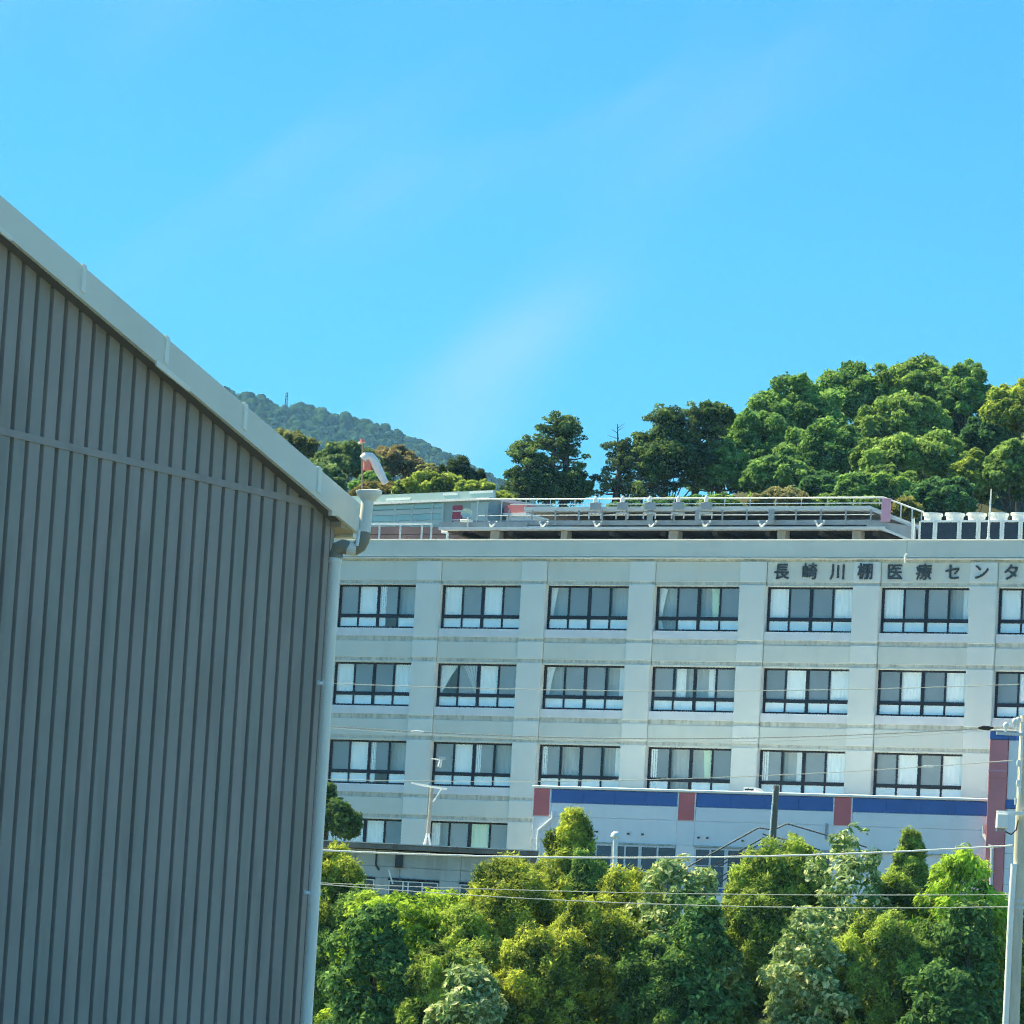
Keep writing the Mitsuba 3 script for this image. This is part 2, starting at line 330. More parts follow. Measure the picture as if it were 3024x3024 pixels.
W4 = 4.58
for c in range(c0, c1 + 1):
    u = 6.0 * (c - 4)
    # bands of this bay from the parapet down
    up = mbh().bevel(u, u + 4.58, -0.33, 1.5, 25.42, 26.43, .02); up.put('spandrel', 'm_facade', H)
    jt = mbh(); jt.box(u - .01, u + 4.59, -0.29, 1.48, 25.26, 25.42); jt.put('joint', 'm_joint', H)
    mbh().bevel(u, u + 4.58, -0.32, 1.5, Z0, 25.26, .02).put('lintel', 'm_facade', H)
    for r in range(4):
        zt = Z0 - FL * r
        zb = zt - WH
        s_ = mbh()
        s_.hexa([[u, -0.345, zt - 2.68], [u + 4.58, -0.345, zt - 2.68], [u + 4.58, 1.5, zt - 2.68], [u, 1.5, zt - 2.68], [u, -0.32, zb - .02], [u + 4.58, -0.32, zb - .02], [u + 4.58, 1.5, zb], [u, 1.5, zb]])
        s_.put('sill', 'm_sill', H)
        j2 = mbh(); j2.box(u - .01, u + 4.59, -0.28, 1.48, zt - 2.93, zt - 2.68); j2.box(u - .01, u + 4.59, -0.29, 1.48, zt - 3.95, zt - 3.79); j2.put('joint', 'm_joint', H)
        mbh().bevel(u, u + 4.58, -0.33, 1.5, zt - 3.79, zt - 2.93, .02).put('spandrel', 'm_facade', H)
        mbh().bevel(u, u + 4.58, -0.32, 1.5, zt - FL, zt - 3.95, .02).put('lintel', 'm_facade', H)
        if (c, r) not in upper: continue
        w = key_of('window', H)
        f = mbh()
        zm0, zm1 = zt - 1.70, zt - 1.52
        f.box(u + .003, u + .105, -.05, .07, zb + .003, zt - .003); f.box(u + W4 - .10, u + W4 - .003, -.05, .07, zb + .003, zt - .003)
        f.box(u + .105, u + W4 - .10, -.05, .07, zt - .09, zt - .003); f.box(u + .105, u + W4 - .10, -.05, .07, zb + .003, zb + .085)
        f.box(u + .105, u + W4 - .10, -.055, .068, zm0, zm1)
        q = W4 / 4
        for i, wd in ((1, .042), (2, .082), (3, .042)):
            f.box(u + q * i - wd, u + q * i + wd, -.045, .066, zb + .075, zm0); f.box(u + q * i - wd, u + q * i + wd, -.045, .066, zm1, zt - .075)
        f.put('frame', 'm_frame', w)
        white, green, screen, blind, frost = mbh(), mbh(), mbh(), mbh(), mbh()
        rw = random.Random(c * 17 + r * 5)
        for i, t in enumerate(upper[(c, r)]):
            x0, x1 = u + q * i + .05, u + q * (i + 1) - .05
            gl = mbh(); gl.add([[x0 - .02, .01, zm1 - .02], [x1 + .02, .01, zm1 - .02], [x1 + .02, .01, zt - .06], [x0 - .02, .01, zt - .06]], [[0, 1, 2], [0, 2, 3]])
            gl.put('pane', 'm_pane', w)
            gl = mbh(); gl.add([[x0 - .02, .012, zb + .06], [x1 + .02, .012, zb + .06], [x1 + .02, .012, zm0 + .02], [x0 - .02, .012, zm0 + .02]], [[0, 1, 2], [0, 2, 3]])
            gl.put('pane', 'm_pane', w)
            zc = zb + .02
            dx = rw.uniform(-.05, .05)
            if t == 'L': curtain(white, x0 - .1, x1 + .1, zc, zt, .075, waves=6)
            if t in 'DPUTH' and not (t in 'TH'): screen.box(x0 - .03, x1 + .03, .052, .060, zm1 - .01, zt - .03)
            if t == 'D': pass
            if t == 'P': curtain(white, x0 + .02, x0 + .36 + dx, zc, zt, .045, waves=3)
            if t == 'M': curtain(blind, x0 - .1, x1 + .1, zc, zt, .35, waves=6)
            if t == 'C': curtain(white, x0 + .05, x0 + .48 + dx, zm0, zt, .14, x0 + .05, x0 + .17, 4); curtain(white, x0 + .05, x0 + .17, zc, zm0, .14, x0, x0 + .34, 3); curtain(blind, x0 - .1, x1 + .1, zc, zt, .40, waves=6)
            if t == 'E': curtain(white, x1 - .40 + dx, x1 + .08, zc, zt, .14, waves=4); curtain(blind, x0 - .1, x1 + .1, zc, zt, .40, waves=6)
            if t == 'G': curtain(green, x0 + .55, x1 - .05, zc, zt, .14, x0 + .70, x1 - .02, 4); curtain(blind, x0 - .1, x1 + .1, zc, zt, .40, waves=6)
            if t == 'W': curtain(green, x0 - .05, x1 + .05, zc, zt, .09, waves=8)
            if t == 'H': curtain(white, x0 + .02, x0 + .55 + dx, zc, zt, .14, waves=4); curtain(blind, x0 - .1, x1 + .1, zc, zt, .40, waves=6)
            if t == 'T': curtain(white, x0 - .08, x1 + .06, zm1, zt, .14, x0 - .08, x0 + .12, 6)
            if t == 'U': curtain(blind, x0 + .10, x1 + .08, zm1, zt, .045, x1 - .12, x1 + .08, 5)
            if rw.random() < .62 or t in 'LD': frost.box(x0 - .03, x1 + .03, .030, .036, zb + .05, zm0 + .01)
        for b, nm, mm in ((white, 'white_curtain', 'm_curtain'), (green, 'green_curtain', 'm_curtain_green'), (screen, 'insect_screen', 'm_screen' if rw.random() < .55 else 'm_screen_b'), (blind, 'grey_curtain', 'm_blind'), (frost, 'frosted_film', 'm_frosted')):
            if b.n: b.put(nm, mm, w)
mbh().box(-31.2, 30.2, 1.62, 1.8, 0, 26.4).put('room_wall', 'm_room', H)
b = mbh()
b.box(-32, 31, -0.50, -0.2, 26.66, 27.46); b.box(-32, -31.4, -0.2, 18, 26.66, 27.46); b.box(30.4, 31, -0.2, 18, 26.66, 27.46); b.box(-31.4, 30.4, 17.4, 18, 26.66, 27.46)
b.put('parapet', 'm_facade', H)
mbh().bevel(-32.05, 31.05, -0.56, -0.12, 27.46, 27.545, .02).put('coping', 'm_cornice', H)
b = mbh(); b.hexa([[-32.1, -.60, 26.555], [31.1, -.60, 26.555], [31.1, .2, 26.555], [-32.1, .2, 26.555], [-32.1, -.60, 26.62], [31.1, -.60, 26.62], [31.1, .2, 26.66], [-32.1, .2, 26.66]]); b.put('cornice', 'm_cornice', H)
mbh().box(-31.9, 30.9, -0.33, 0.2, 26.43, 26.555).put('joint', 'm_joint', H)
mbh().box(-31.4, 30.4, 1.8, 17.4, 0, 27.0).put('roof_body', 'm_concrete', H)
b = mbh(); b.box(-32, -31.4, -0.2, 18, 0, 26.66); b.box(30.4, 31, -0.2, 18, 0, 26.66); b.put('end_wall', 'm_facade', H)
mbh().box(13.30, 13.36, -.515, -.5, 26.7, 27.46).put('parapet_seam', 'm_joint', H)
b = mbh(); b.tube([[13.33, -.66, 26.35], [13.33, -.66, 26.72], [13.38, -.60, 26.80]], .05, 8); b.put('drain_spout', 'm_white', H, smooth=40)

# the sign: one letter per mesh, standing on spandrels and pillars
GLYPHS = [[[[(8,56),(8,74),(43,76),(44,163),(172,163),(173,146),(171,144),(64,143),(65,133),(166,133),(167,117),(165,115),(64,114),(65,104),(165,104),(167,102),(166,86),(65,86),(64,76),(192,74),(192,56),(178,54),(184,49),(183,46),(144,21),(169,8),(194,2),(197,-3),(189,-15),(182,-18),(159,-11),(138,-1),(116,16),(114,1),(39,-20),(30,-1),(40,10),(40,54)],[(113,55),(119,42),(129,34),(159,54)],[(61,9),(111,21),(94,43),(88,55),(61,54)]]],[[[(10,137),(26,138),(27,136),(28,27),(35,29),(36,169),(51,170),(54,168),(55,30),(63,32),(64,138),(80,137),(80,98),(86,97),(82,105),(83,108),(106,115),(120,127),(123,134),(86,135),(86,153),(126,153),(130,171),(148,170),(148,153),(188,153),(188,135),(145,134),(186,110),(188,105),(182,97),(195,96),(195,79),(183,77),(183,-2),(180,-12),(165,-19),(137,-19),(131,-5),(132,0),(162,1),(161,78),(81,78),(80,4),(64,3),(62,11),(11,7)],[(127,106),(116,97),(166,98),(137,116)]],[[(92,67),(94,69),(148,69),(149,17),(112,16),(110,5),(93,5)],[(111,34),(131,33),(131,52),(111,52)]]],[[[(160,159),(181,159),(180,-19),(160,-18)]],[[(92,1),(92,149),(93,151),(113,151),(114,1),(112,-2),(94,-2)]],[[(3,-10),(3,-5),(12,5),(20,22),(27,50),(29,158),(31,160),(48,160),(50,158),(50,64),(44,24),(33,-3),(20,-21),(16,-21)]]],[[[(3,39),(19,75),(28,109),(27,113),(8,113),(6,115),(6,131),(8,133),(30,133),(31,171),(46,172),(49,170),(50,133),(69,132),(69,160),(71,162),(123,161),(125,17),(128,24),(131,50),(131,160),(133,162),(188,161),(188,-7),(182,-16),(171,-19),(154,-19),(148,-4),(150,0),(169,1),(168,50),(149,49),(144,9),(133,-19),(129,-19),(122,-12),(115,-17),(107,-19),(89,-18),(85,-1),(105,1),(104,50),(86,49),(78,9),(64,-19),(60,-19),(50,-9),(48,-19),(30,-18),(30,50),(27,48),(15,22),(11,22)],[(150,70),(169,69),(169,98),(150,98)],[(150,118),(169,117),(169,143),(150,143)],[(88,70),(105,70),(104,98),(88,97)],[(89,143),(88,117),(105,117),(105,143)],[(49,-3),(53,-1),(63,24),(68,51),(68,68),(59,57),(55,58),(52,67),(49,67)],[(50,108),(66,78),(69,76),(69,113),(50,113)]]],[[[(16,159),(188,160),(188,140),(92,140),(93,133),(88,123),(174,122),(176,120),(176,105),(174,103),(123,103),(123,82),(125,80),(185,79),(184,61),(128,60),(176,20),(169,9),(192,9),(194,7),(193,-11),(17,-11)],[(70,11),(70,9),(156,10),(116,45),(95,24)],[(37,10),(50,9),(43,22),(69,32),(83,40),(91,47),(98,59),(97,61),(42,62),(43,80),(102,81),(101,103),(76,103),(58,85),(42,95),(42,98),(56,110),(66,124),(72,137),(71,140),(37,139)]]],[[[(3,52),(4,57),(33,72),(34,89),(23,85),(18,87),(6,130),(21,136),(31,112),(34,110),(35,153),(102,153),(99,167),(118,172),(127,153),(193,153),(195,151),(195,136),(193,134),(130,134),(125,123),(192,121),(192,105),(186,103),(189,97),(175,84),(195,73),(197,69),(187,57),(171,62),(171,27),(162,25),(191,-5),(190,-9),(181,-15),(174,-16),(143,17),(143,21),(148,23),(148,26),(133,25),(132,-10),(124,-18),(94,-20),(88,-7),(89,-2),(112,-2),(111,26),(93,26),(98,21),(96,16),(69,-12),(63,-16),(60,-15),(48,-3),(77,25),(74,28),(73,62),(62,56),(53,61),(49,32),(41,7),(29,-14),(24,-20),(20,-20),(8,-6),(23,17),(31,47),(9,38)],[(155,104),(162,95),(170,103)],[(93,65),(151,64),(152,69),(94,70)],[(94,48),(94,42),(152,43),(150,49)],[(116,104),(104,86),(142,87),(130,104)],[(54,134),(54,73),(71,84),(57,96),(62,103),(57,105),(57,121),(103,122),(108,134)],[(77,104),(85,97),(91,103)]]],[[[(13,74),(9,95),(12,97),(58,104),(58,158),(80,158),(82,156),(81,109),(168,127),(180,117),(180,113),(152,68),(133,46),(129,46),(117,53),(115,59),(133,78),(146,100),(80,87),(80,28),(85,17),(102,14),(132,15),(171,20),(171,-2),(128,-7),(92,-7),(71,-2),(62,6),(59,13),(58,82)]]],[[[(36,-6),(25,14),(29,16),(73,27),(112,47),(147,78),(165,102),(172,117),(178,117),(188,99),(184,90),(160,58),(121,25),(85,6),(41,-7)]],[[(31,133),(31,136),(43,149),(48,149),(91,115),(99,107),(99,103),(83,89)]]],[[[(15,77),(44,100),(59,116),(77,143),(87,166),(110,159),(101,137),(153,137),(163,139),(178,129),(162,87),(143,56),(164,39),(164,35),(154,23),(147,21),(128,37),(109,19),(89,5),(54,-12),(48,-11),(40,-4),(34,2),(35,6),(53,12),(78,25),(109,51),(71,77),(69,82),(81,94),(85,94),(124,69),(142,99),(148,116),(87,117),(72,98),(34,64),(27,66)]]]]
for i, polys in enumerate(GLYPHS):
    uc = 6.785 + 1.5 * i * 0.989 + (0.02 if i > 4 else 0)
    on_pillar = i in (3, 7)
    s = 0.80 / 190
    b = mbh()
    for rings in polys:
        pg = Polygon(rings[0], rings[1:]).buffer(0)
        for gg in getattr(pg, 'geoms', [pg]):
            if gg.area < 4: continue
            e = trimesh.creation.extrude_polygon(gg, 12, engine='earcut')
            v = np.array(e.vertices)
            b.add(np.stack([uc + (v[:, 0] - 102) * s, (-0.475 if on_pillar else -0.355) - v[:, 2] * s + 0.0, 25.965 + (v[:, 1] - 77) * s], 1), np.array(e.faces)[:, ::-1])
    b.put('letter', 'm_letter', H)

# ------------------------------------------------------------------ helicopter deck on the roof
HD = thing('helicopter_deck', 'raised grey steel helicopter deck with railings on the hospital roof', 'helipad')
V = 4.0
L0, L1 = -14.3, 9.6
b = mbh(); b.box(-9.6, L1, V, V + 18, 29.60, 29.83); b.put('deck_edge', 'm_steel_light', HD)
b = mbh(); b.box(-13.6, L1 + .6, V - .15, V + .15, 28.85, 29.10); b.box(-13.6, L1 + .6, V + 9, V + 9.3, 28.85, 29.10); b.put('main_beam', 'm_steel', HD)
b = mbh(); b.box(L0, L1 + 1.0, V - .45, V + .1, 28.58, 28.72); b.put('edge_beam', 'm_steel_light', HD)
b = mbh(); b.box(L0, L1 + .9, V + .1, V + 18, 28.60, 28.70)
for k in range(9): b.box(-13.4 + 2.9 * k, -13.15 + 2.9 * k, V + .1, V + 18, 28.34, 28.60)
b.put('soffit_grid', 'm_under_shade', HD)
mbh().box(L0 + .5, L1 + .4, V + 7, V + 7.4, 27.0, 28.60).put('plinth_wall', 'm_under_shade', HD)  # concrete plinth with the under-deck shade put into its colour
for x0, x1 in ((-11.43, -10.92), (-7.36, -7.0), (-1.27, -0.74), (4.72, 5.18), (8.76, 9.23)):
    mbh().bevel(x0, x1, V - .1, V + .5, 27.0, 28.58, .03).put('stub_column', 'm_concrete', HD)
b = mbh(); b.box(L0, -9.2, V - .4, V - .3, 28.70, 28.98); b.put('side_plate', 'm_steel', HD)
mbh().tube([[-12.3, V - .2, 30.22], [10.4, V - .2, 30.22]], .045, 8).put('top_rail', 'm_rail_white', HD, smooth=40)
mbh().tube([[-10.3, V - .2, 29.94], [10.4, V - .2, 29.94]], .025, 6).put('mid_rail', 'm_rail_white', HD, smooth=40)
mbh().tube([[-12.0, V - .4, 29.33], [10.0, V - .4, 29.33]], .025, 6).put('net_rail', 'm_steel_light', HD, smooth=40)
for k in range(17):
    x = -12.2 + 1.4 * k
    mbh().box(x - .02, x + .02, V - .22, V - .18, 29.83 if x > -9.6 else 29.0, 30.21).put('rail_post', 'm_steel_light', HD)
for k in range(17):
    x = -11.6 + 1.34 * k
    w = .16 if k in (7, 9, 12) else .035
    mbh().box(x - w, x + w, V - .43, V - .37, 28.86, 29.60).put('net_post', 'm_steel', HD)
for x in (-11.2, -8.25, -5.17, -2.11, .89, 4.01, 7.1):
    b = mbh(); b.tube([[x - .25, V - .3, 29.02], [x - .02, V - .45, 28.70]], .06, 6); b.tube([[x + .25, V - .3, 29.02], [x + .02, V - .45, 28.70]], .06, 6); b.put('brace', 'm_steel_light', HD)
# ramp going down at the right end
b = mbh()
b.hexa([[10.4, V - .45, 28.58], [11.95, V - .45, 27.98], [11.95, V + 1.2, 27.98], [10.4, V + 1.2, 28.58], [10.4, V - .45, 28.72], [11.95, V - .45, 28.12], [11.95, V + 1.2, 28.12], [10.4, V + 1.2, 28.72]])
b.put('ramp_edge', 'm_steel_light', HD)
b = mbh(); b.hexa([[9.6, V - .3, 28.73], [12.2, V - .3, 28.05], [12.2, V - .2, 28.05], [9.6, V - .2, 28.73], [9.6, V - .3, 29.10], [12.2, V - .3, 28.72], [12.2, V - .2, 28.72], [9.6, V - .2, 29.10]]); b.put('ramp_side', 'm_steel', HD)
b = mbh(); b.hexa([[9.55, V - .35, 29.62], [12.2, V - .35, 28.76], [12.2, V + .2, 28.76], [9.55, V + .2, 29.62], [9.55, V - .35, 29.80], [12.2, V - .35, 28.86], [12.2, V + .2, 28.86], [9.55, V + .2, 29.80]]); b.put('ramp_band', 'm_steel_light', HD)
mbh().tube([[10.4, V - .2, 30.22], [12.55, V - .2, 29.47]], .045, 8).put('ramp_rail', 'm_rail_white', HD, smooth=40)
for x, z0 in ((11.35, 29.2), (11.95, 28.95), (12.45, 28.6)):
    mbh().box(x - .025, x + .025, V - .22, V - .18, z0, 30.21 - (x - 10.4) * .35).put('rail_post', 'm_steel_light', HD)
b = mbh(); b.bevel(10.42, 10.92, V - .52, V - .48, 28.95, 30.14, .008)
say(b.put('banner', 'm_pink'), 'faded pink upright banner on the railing at the right end of the helicopter deck', 'banner')
for i, x in enumerate((-3.72, -2.18, -0.6, 0.95, 2.3)):
    if i == 4: x = -5.25
    k = thing('floodlight', {-3.72: 'second floodlight from the left on the helicopter deck railing', -2.18: 'middle floodlight of the five on the helicopter deck railing', -0.6: 'fourth floodlight from the left on the helicopter deck railing', .95: 'fifth floodlight from the left, the one nearest the ramp', -5.25: 'first floodlight from the left on the helicopter deck railing'}[x], 'floodlight', 'floodlights along the helicopter deck')
    mbh().bevel(x - .30, x + .30, V - .62, V - .50, 29.58, 29.97, .02).put('housing', 'm_steel', k)
    b = mbh(); b.box(x - .36, x + .36, V - .60, V - .54, 29.38, 29.44); b.box(x - .36, x - .31, V - .60, V - .54, 29.10, 29.38); b.box(x + .31, x + .36, V - .60, V - .54, 29.10, 29.38); b.put('bracket', 'm_steel_light', k)
    b = mbh(); b.tube([[x - .03, V - .55, 29.97], [x - .03, V - .55, 30.14], [x, V - .55, 30.30]], [.10, .12, .06], 8); b.put('cap', 'm_white', k, smooth=40)
# a dish and drum at the deck's left end
k = thing('rooftop_dish', 'small pale dish on the left end of the helicopter deck beside the red door', 'satellite dish')
b = mbh()
t_ = np.linspace(0, 1, 6)[:, None]; ph = np.linspace(0, 2 * np.pi, 19)[None]
b.grid(np.stack([-12.55 + 0.34 * t_ * np.cos(ph), V - .6 - .18 * t_ ** 2 + 0 * ph, 29.42 + .24 * t_ * np.sin(ph)], -1)); b.put('reflector', 'm_teal', k, smooth=True)
mbh().tube([[-12.55, V - .55, 28.72], [-12.55, V - .55, 29.42]], .05, 8).put('stand', 'm_steel_light', k)
mbh().bevel(-13.0, -12.45, V - .6, V - .1, 28.98, 29.12, .03).put('base_box', 'm_white', k)

# guard rail and low red-brown wall to the left of the deck
k = thing('roof_wall', 'low red-brown wall behind the pale guard rail at the left of the roof', 'wall')
for j in range(5):
    mbh().box(-30, -13.2, 6.0, 6.3, 27.0 + .42 * j, 27.39 + .42 * j).put('course', 'm_brick_red', k)
k = thing('roof_guard_rail', 'pale metal guard rail standing on the parapet left of the helicopter deck', 'railing')
mbh().box(-30, -13.9, 1.90, 1.98, 28.62, 28.72).put('top_rail', 'm_rail_white', k)
for x in (-21.2, -19.75, -18.35, -16.95, -15.72, -14.45, -13.9): mbh().box(x - .035, x + .035, 1.90, 2.0, 27.0, 28.62).put('post', 'm_steel_light', k)
mbh().box(-13.0, -12.9, 1.9, 2.0, 27.0, 28.2).put('post', 'm_rail_white', k)
mbh().tube([[-13.3, 1.95, 28.25], [-12.95, 1.95, 28.2]], .07, 8).put('end_bend', 'm_rail_white', k)

# air conditioners at the right end of the roof
edges = (12.98, 13.84, 15.10, 16.08, 17.30, 18.24, 19.5)
caps = (13.50, 14.65, 15.78, 16.92, 18.05, 19.2)
names_ac = ['outdoor air conditioning unit at the left end of the row, beside the deck ramp', 'wide outdoor air conditioning unit, second from the left of the row', 'third outdoor air conditioning unit from the left of the row',
            'outdoor air conditioning unit behind the thin roof mast', 'fifth outdoor air conditioning unit, near the right edge of the roof', 'outdoor air conditioning unit past the fifth, cut off by the picture edge']
for i in range(6):
    k = thing('air_conditioner', names_ac[i], 'air conditioner', 'outdoor units in a row on the roof')
    x0, x1 = edges[i], edges[i + 1]
    b = mbh(); b.box(x0 + .10, x1 - .12, 2.06, 3.1, 27.0, 28.72)
    b.put('coil_panel', 'm_coil', k)
    b = mbh()
    for z in np.arange(27.2, 28.7, .12): b.box(x0 + .11, x1 - .13, 2.045, 2.06, z, z + .02)
    b.put('fin', 'm_coil', k)
    b = mbh(); b.box(x0, x0 + .10, 2.0, 3.1, 27.0, 28.78); b.box(x1 - .12, x1 - .01, 2.0, 3.1, 27.0, 28.78); b.box(x0 + .10, x1 - .12, 2.0, 3.1, 28.72, 28.82); b.put('casing', 'm_white', k)
    b = mbh(); b.tube([[caps[i], 2.55, 28.82], [caps[i], 2.55, 28.9], [caps[i], 2.55, 29.08], [caps[i], 2.55, 29.10], [caps[i], 2.55, 29.22]], [.40, .42, .44, .50, .50], 24); b.put('fan_shroud', 'm_white', k, smooth=40)
k = thing('roof_mast', 'thin pale mast standing in front of the air conditioning units', 'mast')
mbh().tube([[16.75, 1.6, 27.0], [16.76, 1.6, 28.6], [16.80, 1.6, 30.3]], [.07, .055, .025], 8).put('rod', 'm_rail_white', k, smooth=40)
b = mbh()
for s in (-1, 1): b.tube([[16.75 + s * .35, 1.6, 27.0], [16.75, 1.6, 28.1]], .025, 6)
b.put('stay', 'm_rail_white', k)
k = thing('utility_post', 'short white post at the parapet between the deck ramp and the air conditioning units', 'post')
mbh().box(12.66, 12.78, 1.85, 1.97, 27.0, 28.88).put('shaft', 'm_rail_white', k)

# ------------------------------------------------------------------ pale green roof house at the left
FP = frame([-4.78, 222.0, 0], -0.65)
P = thing('roof_house', 'pale green rooftop house with banded panels and a dark red door', 'building')
def mbp(): return MB(FP)
mbp().box(-9, 4.40, 0.0, 8, 27.0, 31.25).put('wall', 'm_teal_dark', P)
b = mbp(); b.hexa([[-9.2, -.25, 31.25], [4.6, -.25, 31.25], [4.6, 8, 31.25], [-9.2, 8, 31.25], [-9.2, -.25, 31.34], [4.6, -.25, 31.34], [4.6, 8, 31.75], [-9.2, 8, 31.75]]); b.put('roof', 'm_teal', P)
mbp().box(-9.2, 4.6, -.30, -.25, 31.18, 31.30).put('gutter', 'm_rail_white', P)
mbp().box(-9.0, 4.45, .3, .5, 31.36, 31.80).put('upper_band', 'm_teal', P)
mbp().box(-3.0, -1.3, .25, .3, 31.46, 31.58).put('light_strip', 'm_rail_white', P)
b = mbp(); b.box(1.0, 2.0, .24, .30, 31.62, 31.72); b.box(2.8, 4.4, .24, .30, 31.66, 31.76); b.put('ridge_cap', 'm_rail_white', P)
for j, (z0, z1) in enumerate(((29.0, 29.28), (29.30, 29.62), (29.64, 29.92), (29.94, 30.22), (30.24, 30.56), (30.58, 30.84), (30.90, 31.12))):
    mbp().box(-9, 1.3, -.06 - .015 * (j % 2), 0, z0, z1).put('panel', 'm_teal' if j % 2 else 'm_teal_pane', P)
for x in (-7.2, -5.4, -3.7, -2.05, -.85, .55, 1.3): mbp().box(x - .05, x + .05, -.10, 0, 29.0, 31.15).put('mullion', 'm_teal', P)
mbp().box(1.95, 2.6, -.05, 0, 29.0, 30.98).put('door', 'm_door_red', P)
b = mbp(); b.box(1.98, 2.57, -.07, -.05, 30.62, 30.70); b.box(1.98, 2.57, -.07, -.05, 30.16, 30.22); b.put('door_bar', 'm_steel_light', P)
mbp().box(3.2, 4.38, -.05, 0, 29.0, 31.1).put('end_panel', 'm_teal', P)
k = thing('red_tank', 'low red and white covered box on the roof beside the green house', 'box')
b = mbp(); b.box(4.7, 6.2, 1.0, 3.0, 30.6, 31.05); b.put('cover', 'm_red_faded', k)
b = mbp(); b.box(4.65, 6.25, .95, 3.05, 30.45, 30.6); b.box(4.8, 6.1, 1.1, 2.9, 27.0, 30.45); b.put('body', 'm_white', k)

# windsock
k = thing('windsock', 'drooping white and red windsock on an orange pole above the roof', 'windsock')
p0 = at(683, 960, 222); p1 = at(684, 838, 222)
MB().tube([p0 - [0, 0, 4], p0, p1], [.05, .05, .04], 8).put('pole', 'm_orange', k, smooth=40)
pts = np.array([at(686, 868, 222), at(692, 862, 222), at(699, 863, 222), at(706, 871, 222), at(714, 886, 222), at(722, 902, 222), at(728, 912, 222)])
MB().tube(pts, [.30, .30, .29, .27, .24, .21, .18], 14).put('sock', 'm_sock_white', k, smooth=50)
d = pts[0]; MB().tube([at(692.5, 887, 222), at(693.5, 868, 222)], [.235, .25], 14).put('mouth', 'm_sock_red', k, smooth=50)
MB().tube([at(684, 835, 222), at(683, 828, 222)], [.16, .09], 10).put('lamp', 'm_sock_red', k, smooth=50)
MB().tube([at(684, 834, 222), at(676, 836, 222)], .06, 6).put('arm', 'm_sock_white', k)

# ------------------------------------------------------------------ low annex with blue band, stair tower
FA = frame(np.array([7.5288, 202.869, 0]) + 8 * np.array([math.sin(-.4486), -math.cos(-.4486), 0]), -0.4486)
A = thing('annex_building', 'low white annex with a blue band and red squares in front of the hospital block', 'building')
def mba(): return MB(FA)
xs = [-2.46, -1.50, 5.13, 6.05, 13.03, 13.96, 20.70]
# wall panels: recessed joints between them
for x0, x1 in ((-2.46, -1.50), (-1.48, 5.11), (5.13, 6.03), (6.05, 13.01), (13.03, 13.94), (13.96, 20.70)):
    top = 13.06 if (x1 - x0) > 2 else 13.06
    mba().bevel(x0 + .01, x1 - .01, 0.0, .3, 11.90, 13.05, .012).put('wall_panel', 'm_annex', A)
    if x1 - x0 > 2: mba().bevel(x0 + .01, x1 - .01, 0.0, .3, 13.07, 13.71, .012).put('wall_panel', 'm_annex', A)
mba().box(-2.44, 20.68, .05, 6, 0, 14.3).put('wall_core', 'm_annex', A)
for x0, x1 in ((-1.50, 5.11), (6.07, 13.01), (13.98, 20.68)):
    n = 4
    for i in range(n):
        a, b_ = x0 + (x1 - x0) * i / n, x0 + (x1 - x0) * (i + 1) / n
        mba().bevel(a + .004, b_ - .004, -0.02, .2, 13.73, 14.38, .01).put('blue_panel', 'm_blue', A)
for x0, x1 in ((-2.44, -1.60), (5.17, 5.99), (13.07, 13.91)):
    mba().bevel(x0, x1, -0.05, .2, 13.09, 14.38, .015).put('red_panel', 'm_red', A)
    b = mba(); b.box(x0 - .06, x0 - .005, -.04, .2, 13.05, 14.38); b.box(x1 + .005, x1 + .06, -.04, .2, 13.05, 14.38); b.put('panel_trim', 'm_annex', A)
mba().bevel(-2.52, 20.76, -0.14, 6.1, 14.40, 14.53, .03).put('coping', 'm_white', A)


def band_window(x0, x1, z0, z1, cuts, parent):
    w = key_of('window', parent)
    b = mba(); b.box(x0, x1, -.06, .02, z1 - .08, z1); b.box(x0, x1, -.06, .02, z0, z0 + .07)
    for x, t in cuts: b.box(x - t / 2, x + t / 2, -.055, .02, z0 + .07, z1 - .08)
    b.put('frame', 'm_alu', w)
    ed = [x0] + [c[0] for c in cuts] + [x1]
    for a, c in zip(ed[:-1], ed[1:]):
        if c - a < .15: continue
        mba().box(a, c, -.02, .01, z0 + .07, z1 - .08).put('pane', 'm_dark_glass', w)
        mba().box(a + .05, c - .05, -.026, -.02, z0 + (z1 - z0) * .55, z0 + (z1 - z0) * .57).put('rail', 'm_alu', w)


for x0, x1 in ((-1.0, 5.11), (6.10, 9.9), (10.6, 13.0), (14.2, 20.0)):
    mba().box(x0 - .05, x1 + .05, -.10, .05, 11.84, 11.90).put('lintel_line', 'm_joint', A)
band_window(-1.0, 5.11, 9.0, 11.82, [(.05, .1), (1.0, .08), (1.84, .1), (2.52, .08), (3.30, .16), (4.21, .09)], A)
band_window(6.10, 9.85, 9.9, 11.80, [(6.14, .1), (6.92, .09), (7.74, .18), (8.65, .09), (9.6, .08)], A)
band_window(10.6, 13.0, 9.0, 11.80, [(11.4, .08), (12.2, .08)], A)
mba().box(5.13, 6.08, -.02, .2, 8, 11.90).put('wall_panel', 'm_annex', A)
mba().box(6.12, 9.9, -.08, .2, 9.72, 9.90).put('sill_band', 'm_blue', A)
mba().box(6.12, 9.9, -.04, .2, 8, 9.72).put('wall_panel', 'm_annex', A)
for x, z in ((6.3, 12.28), (6.75, 12.28), (8.55, 12.2), (2.65, 12.35), (3.4, 12.35), (1.0, 12.4), (.2, 12.35), (10.9, 12.15)):
    b = mba(); b.tube([[x, .05, z], [x, -.16, z], [x, -.16, z - .06]], .045, 6); b.put('vent_spout', 'm_rail_dark', A)
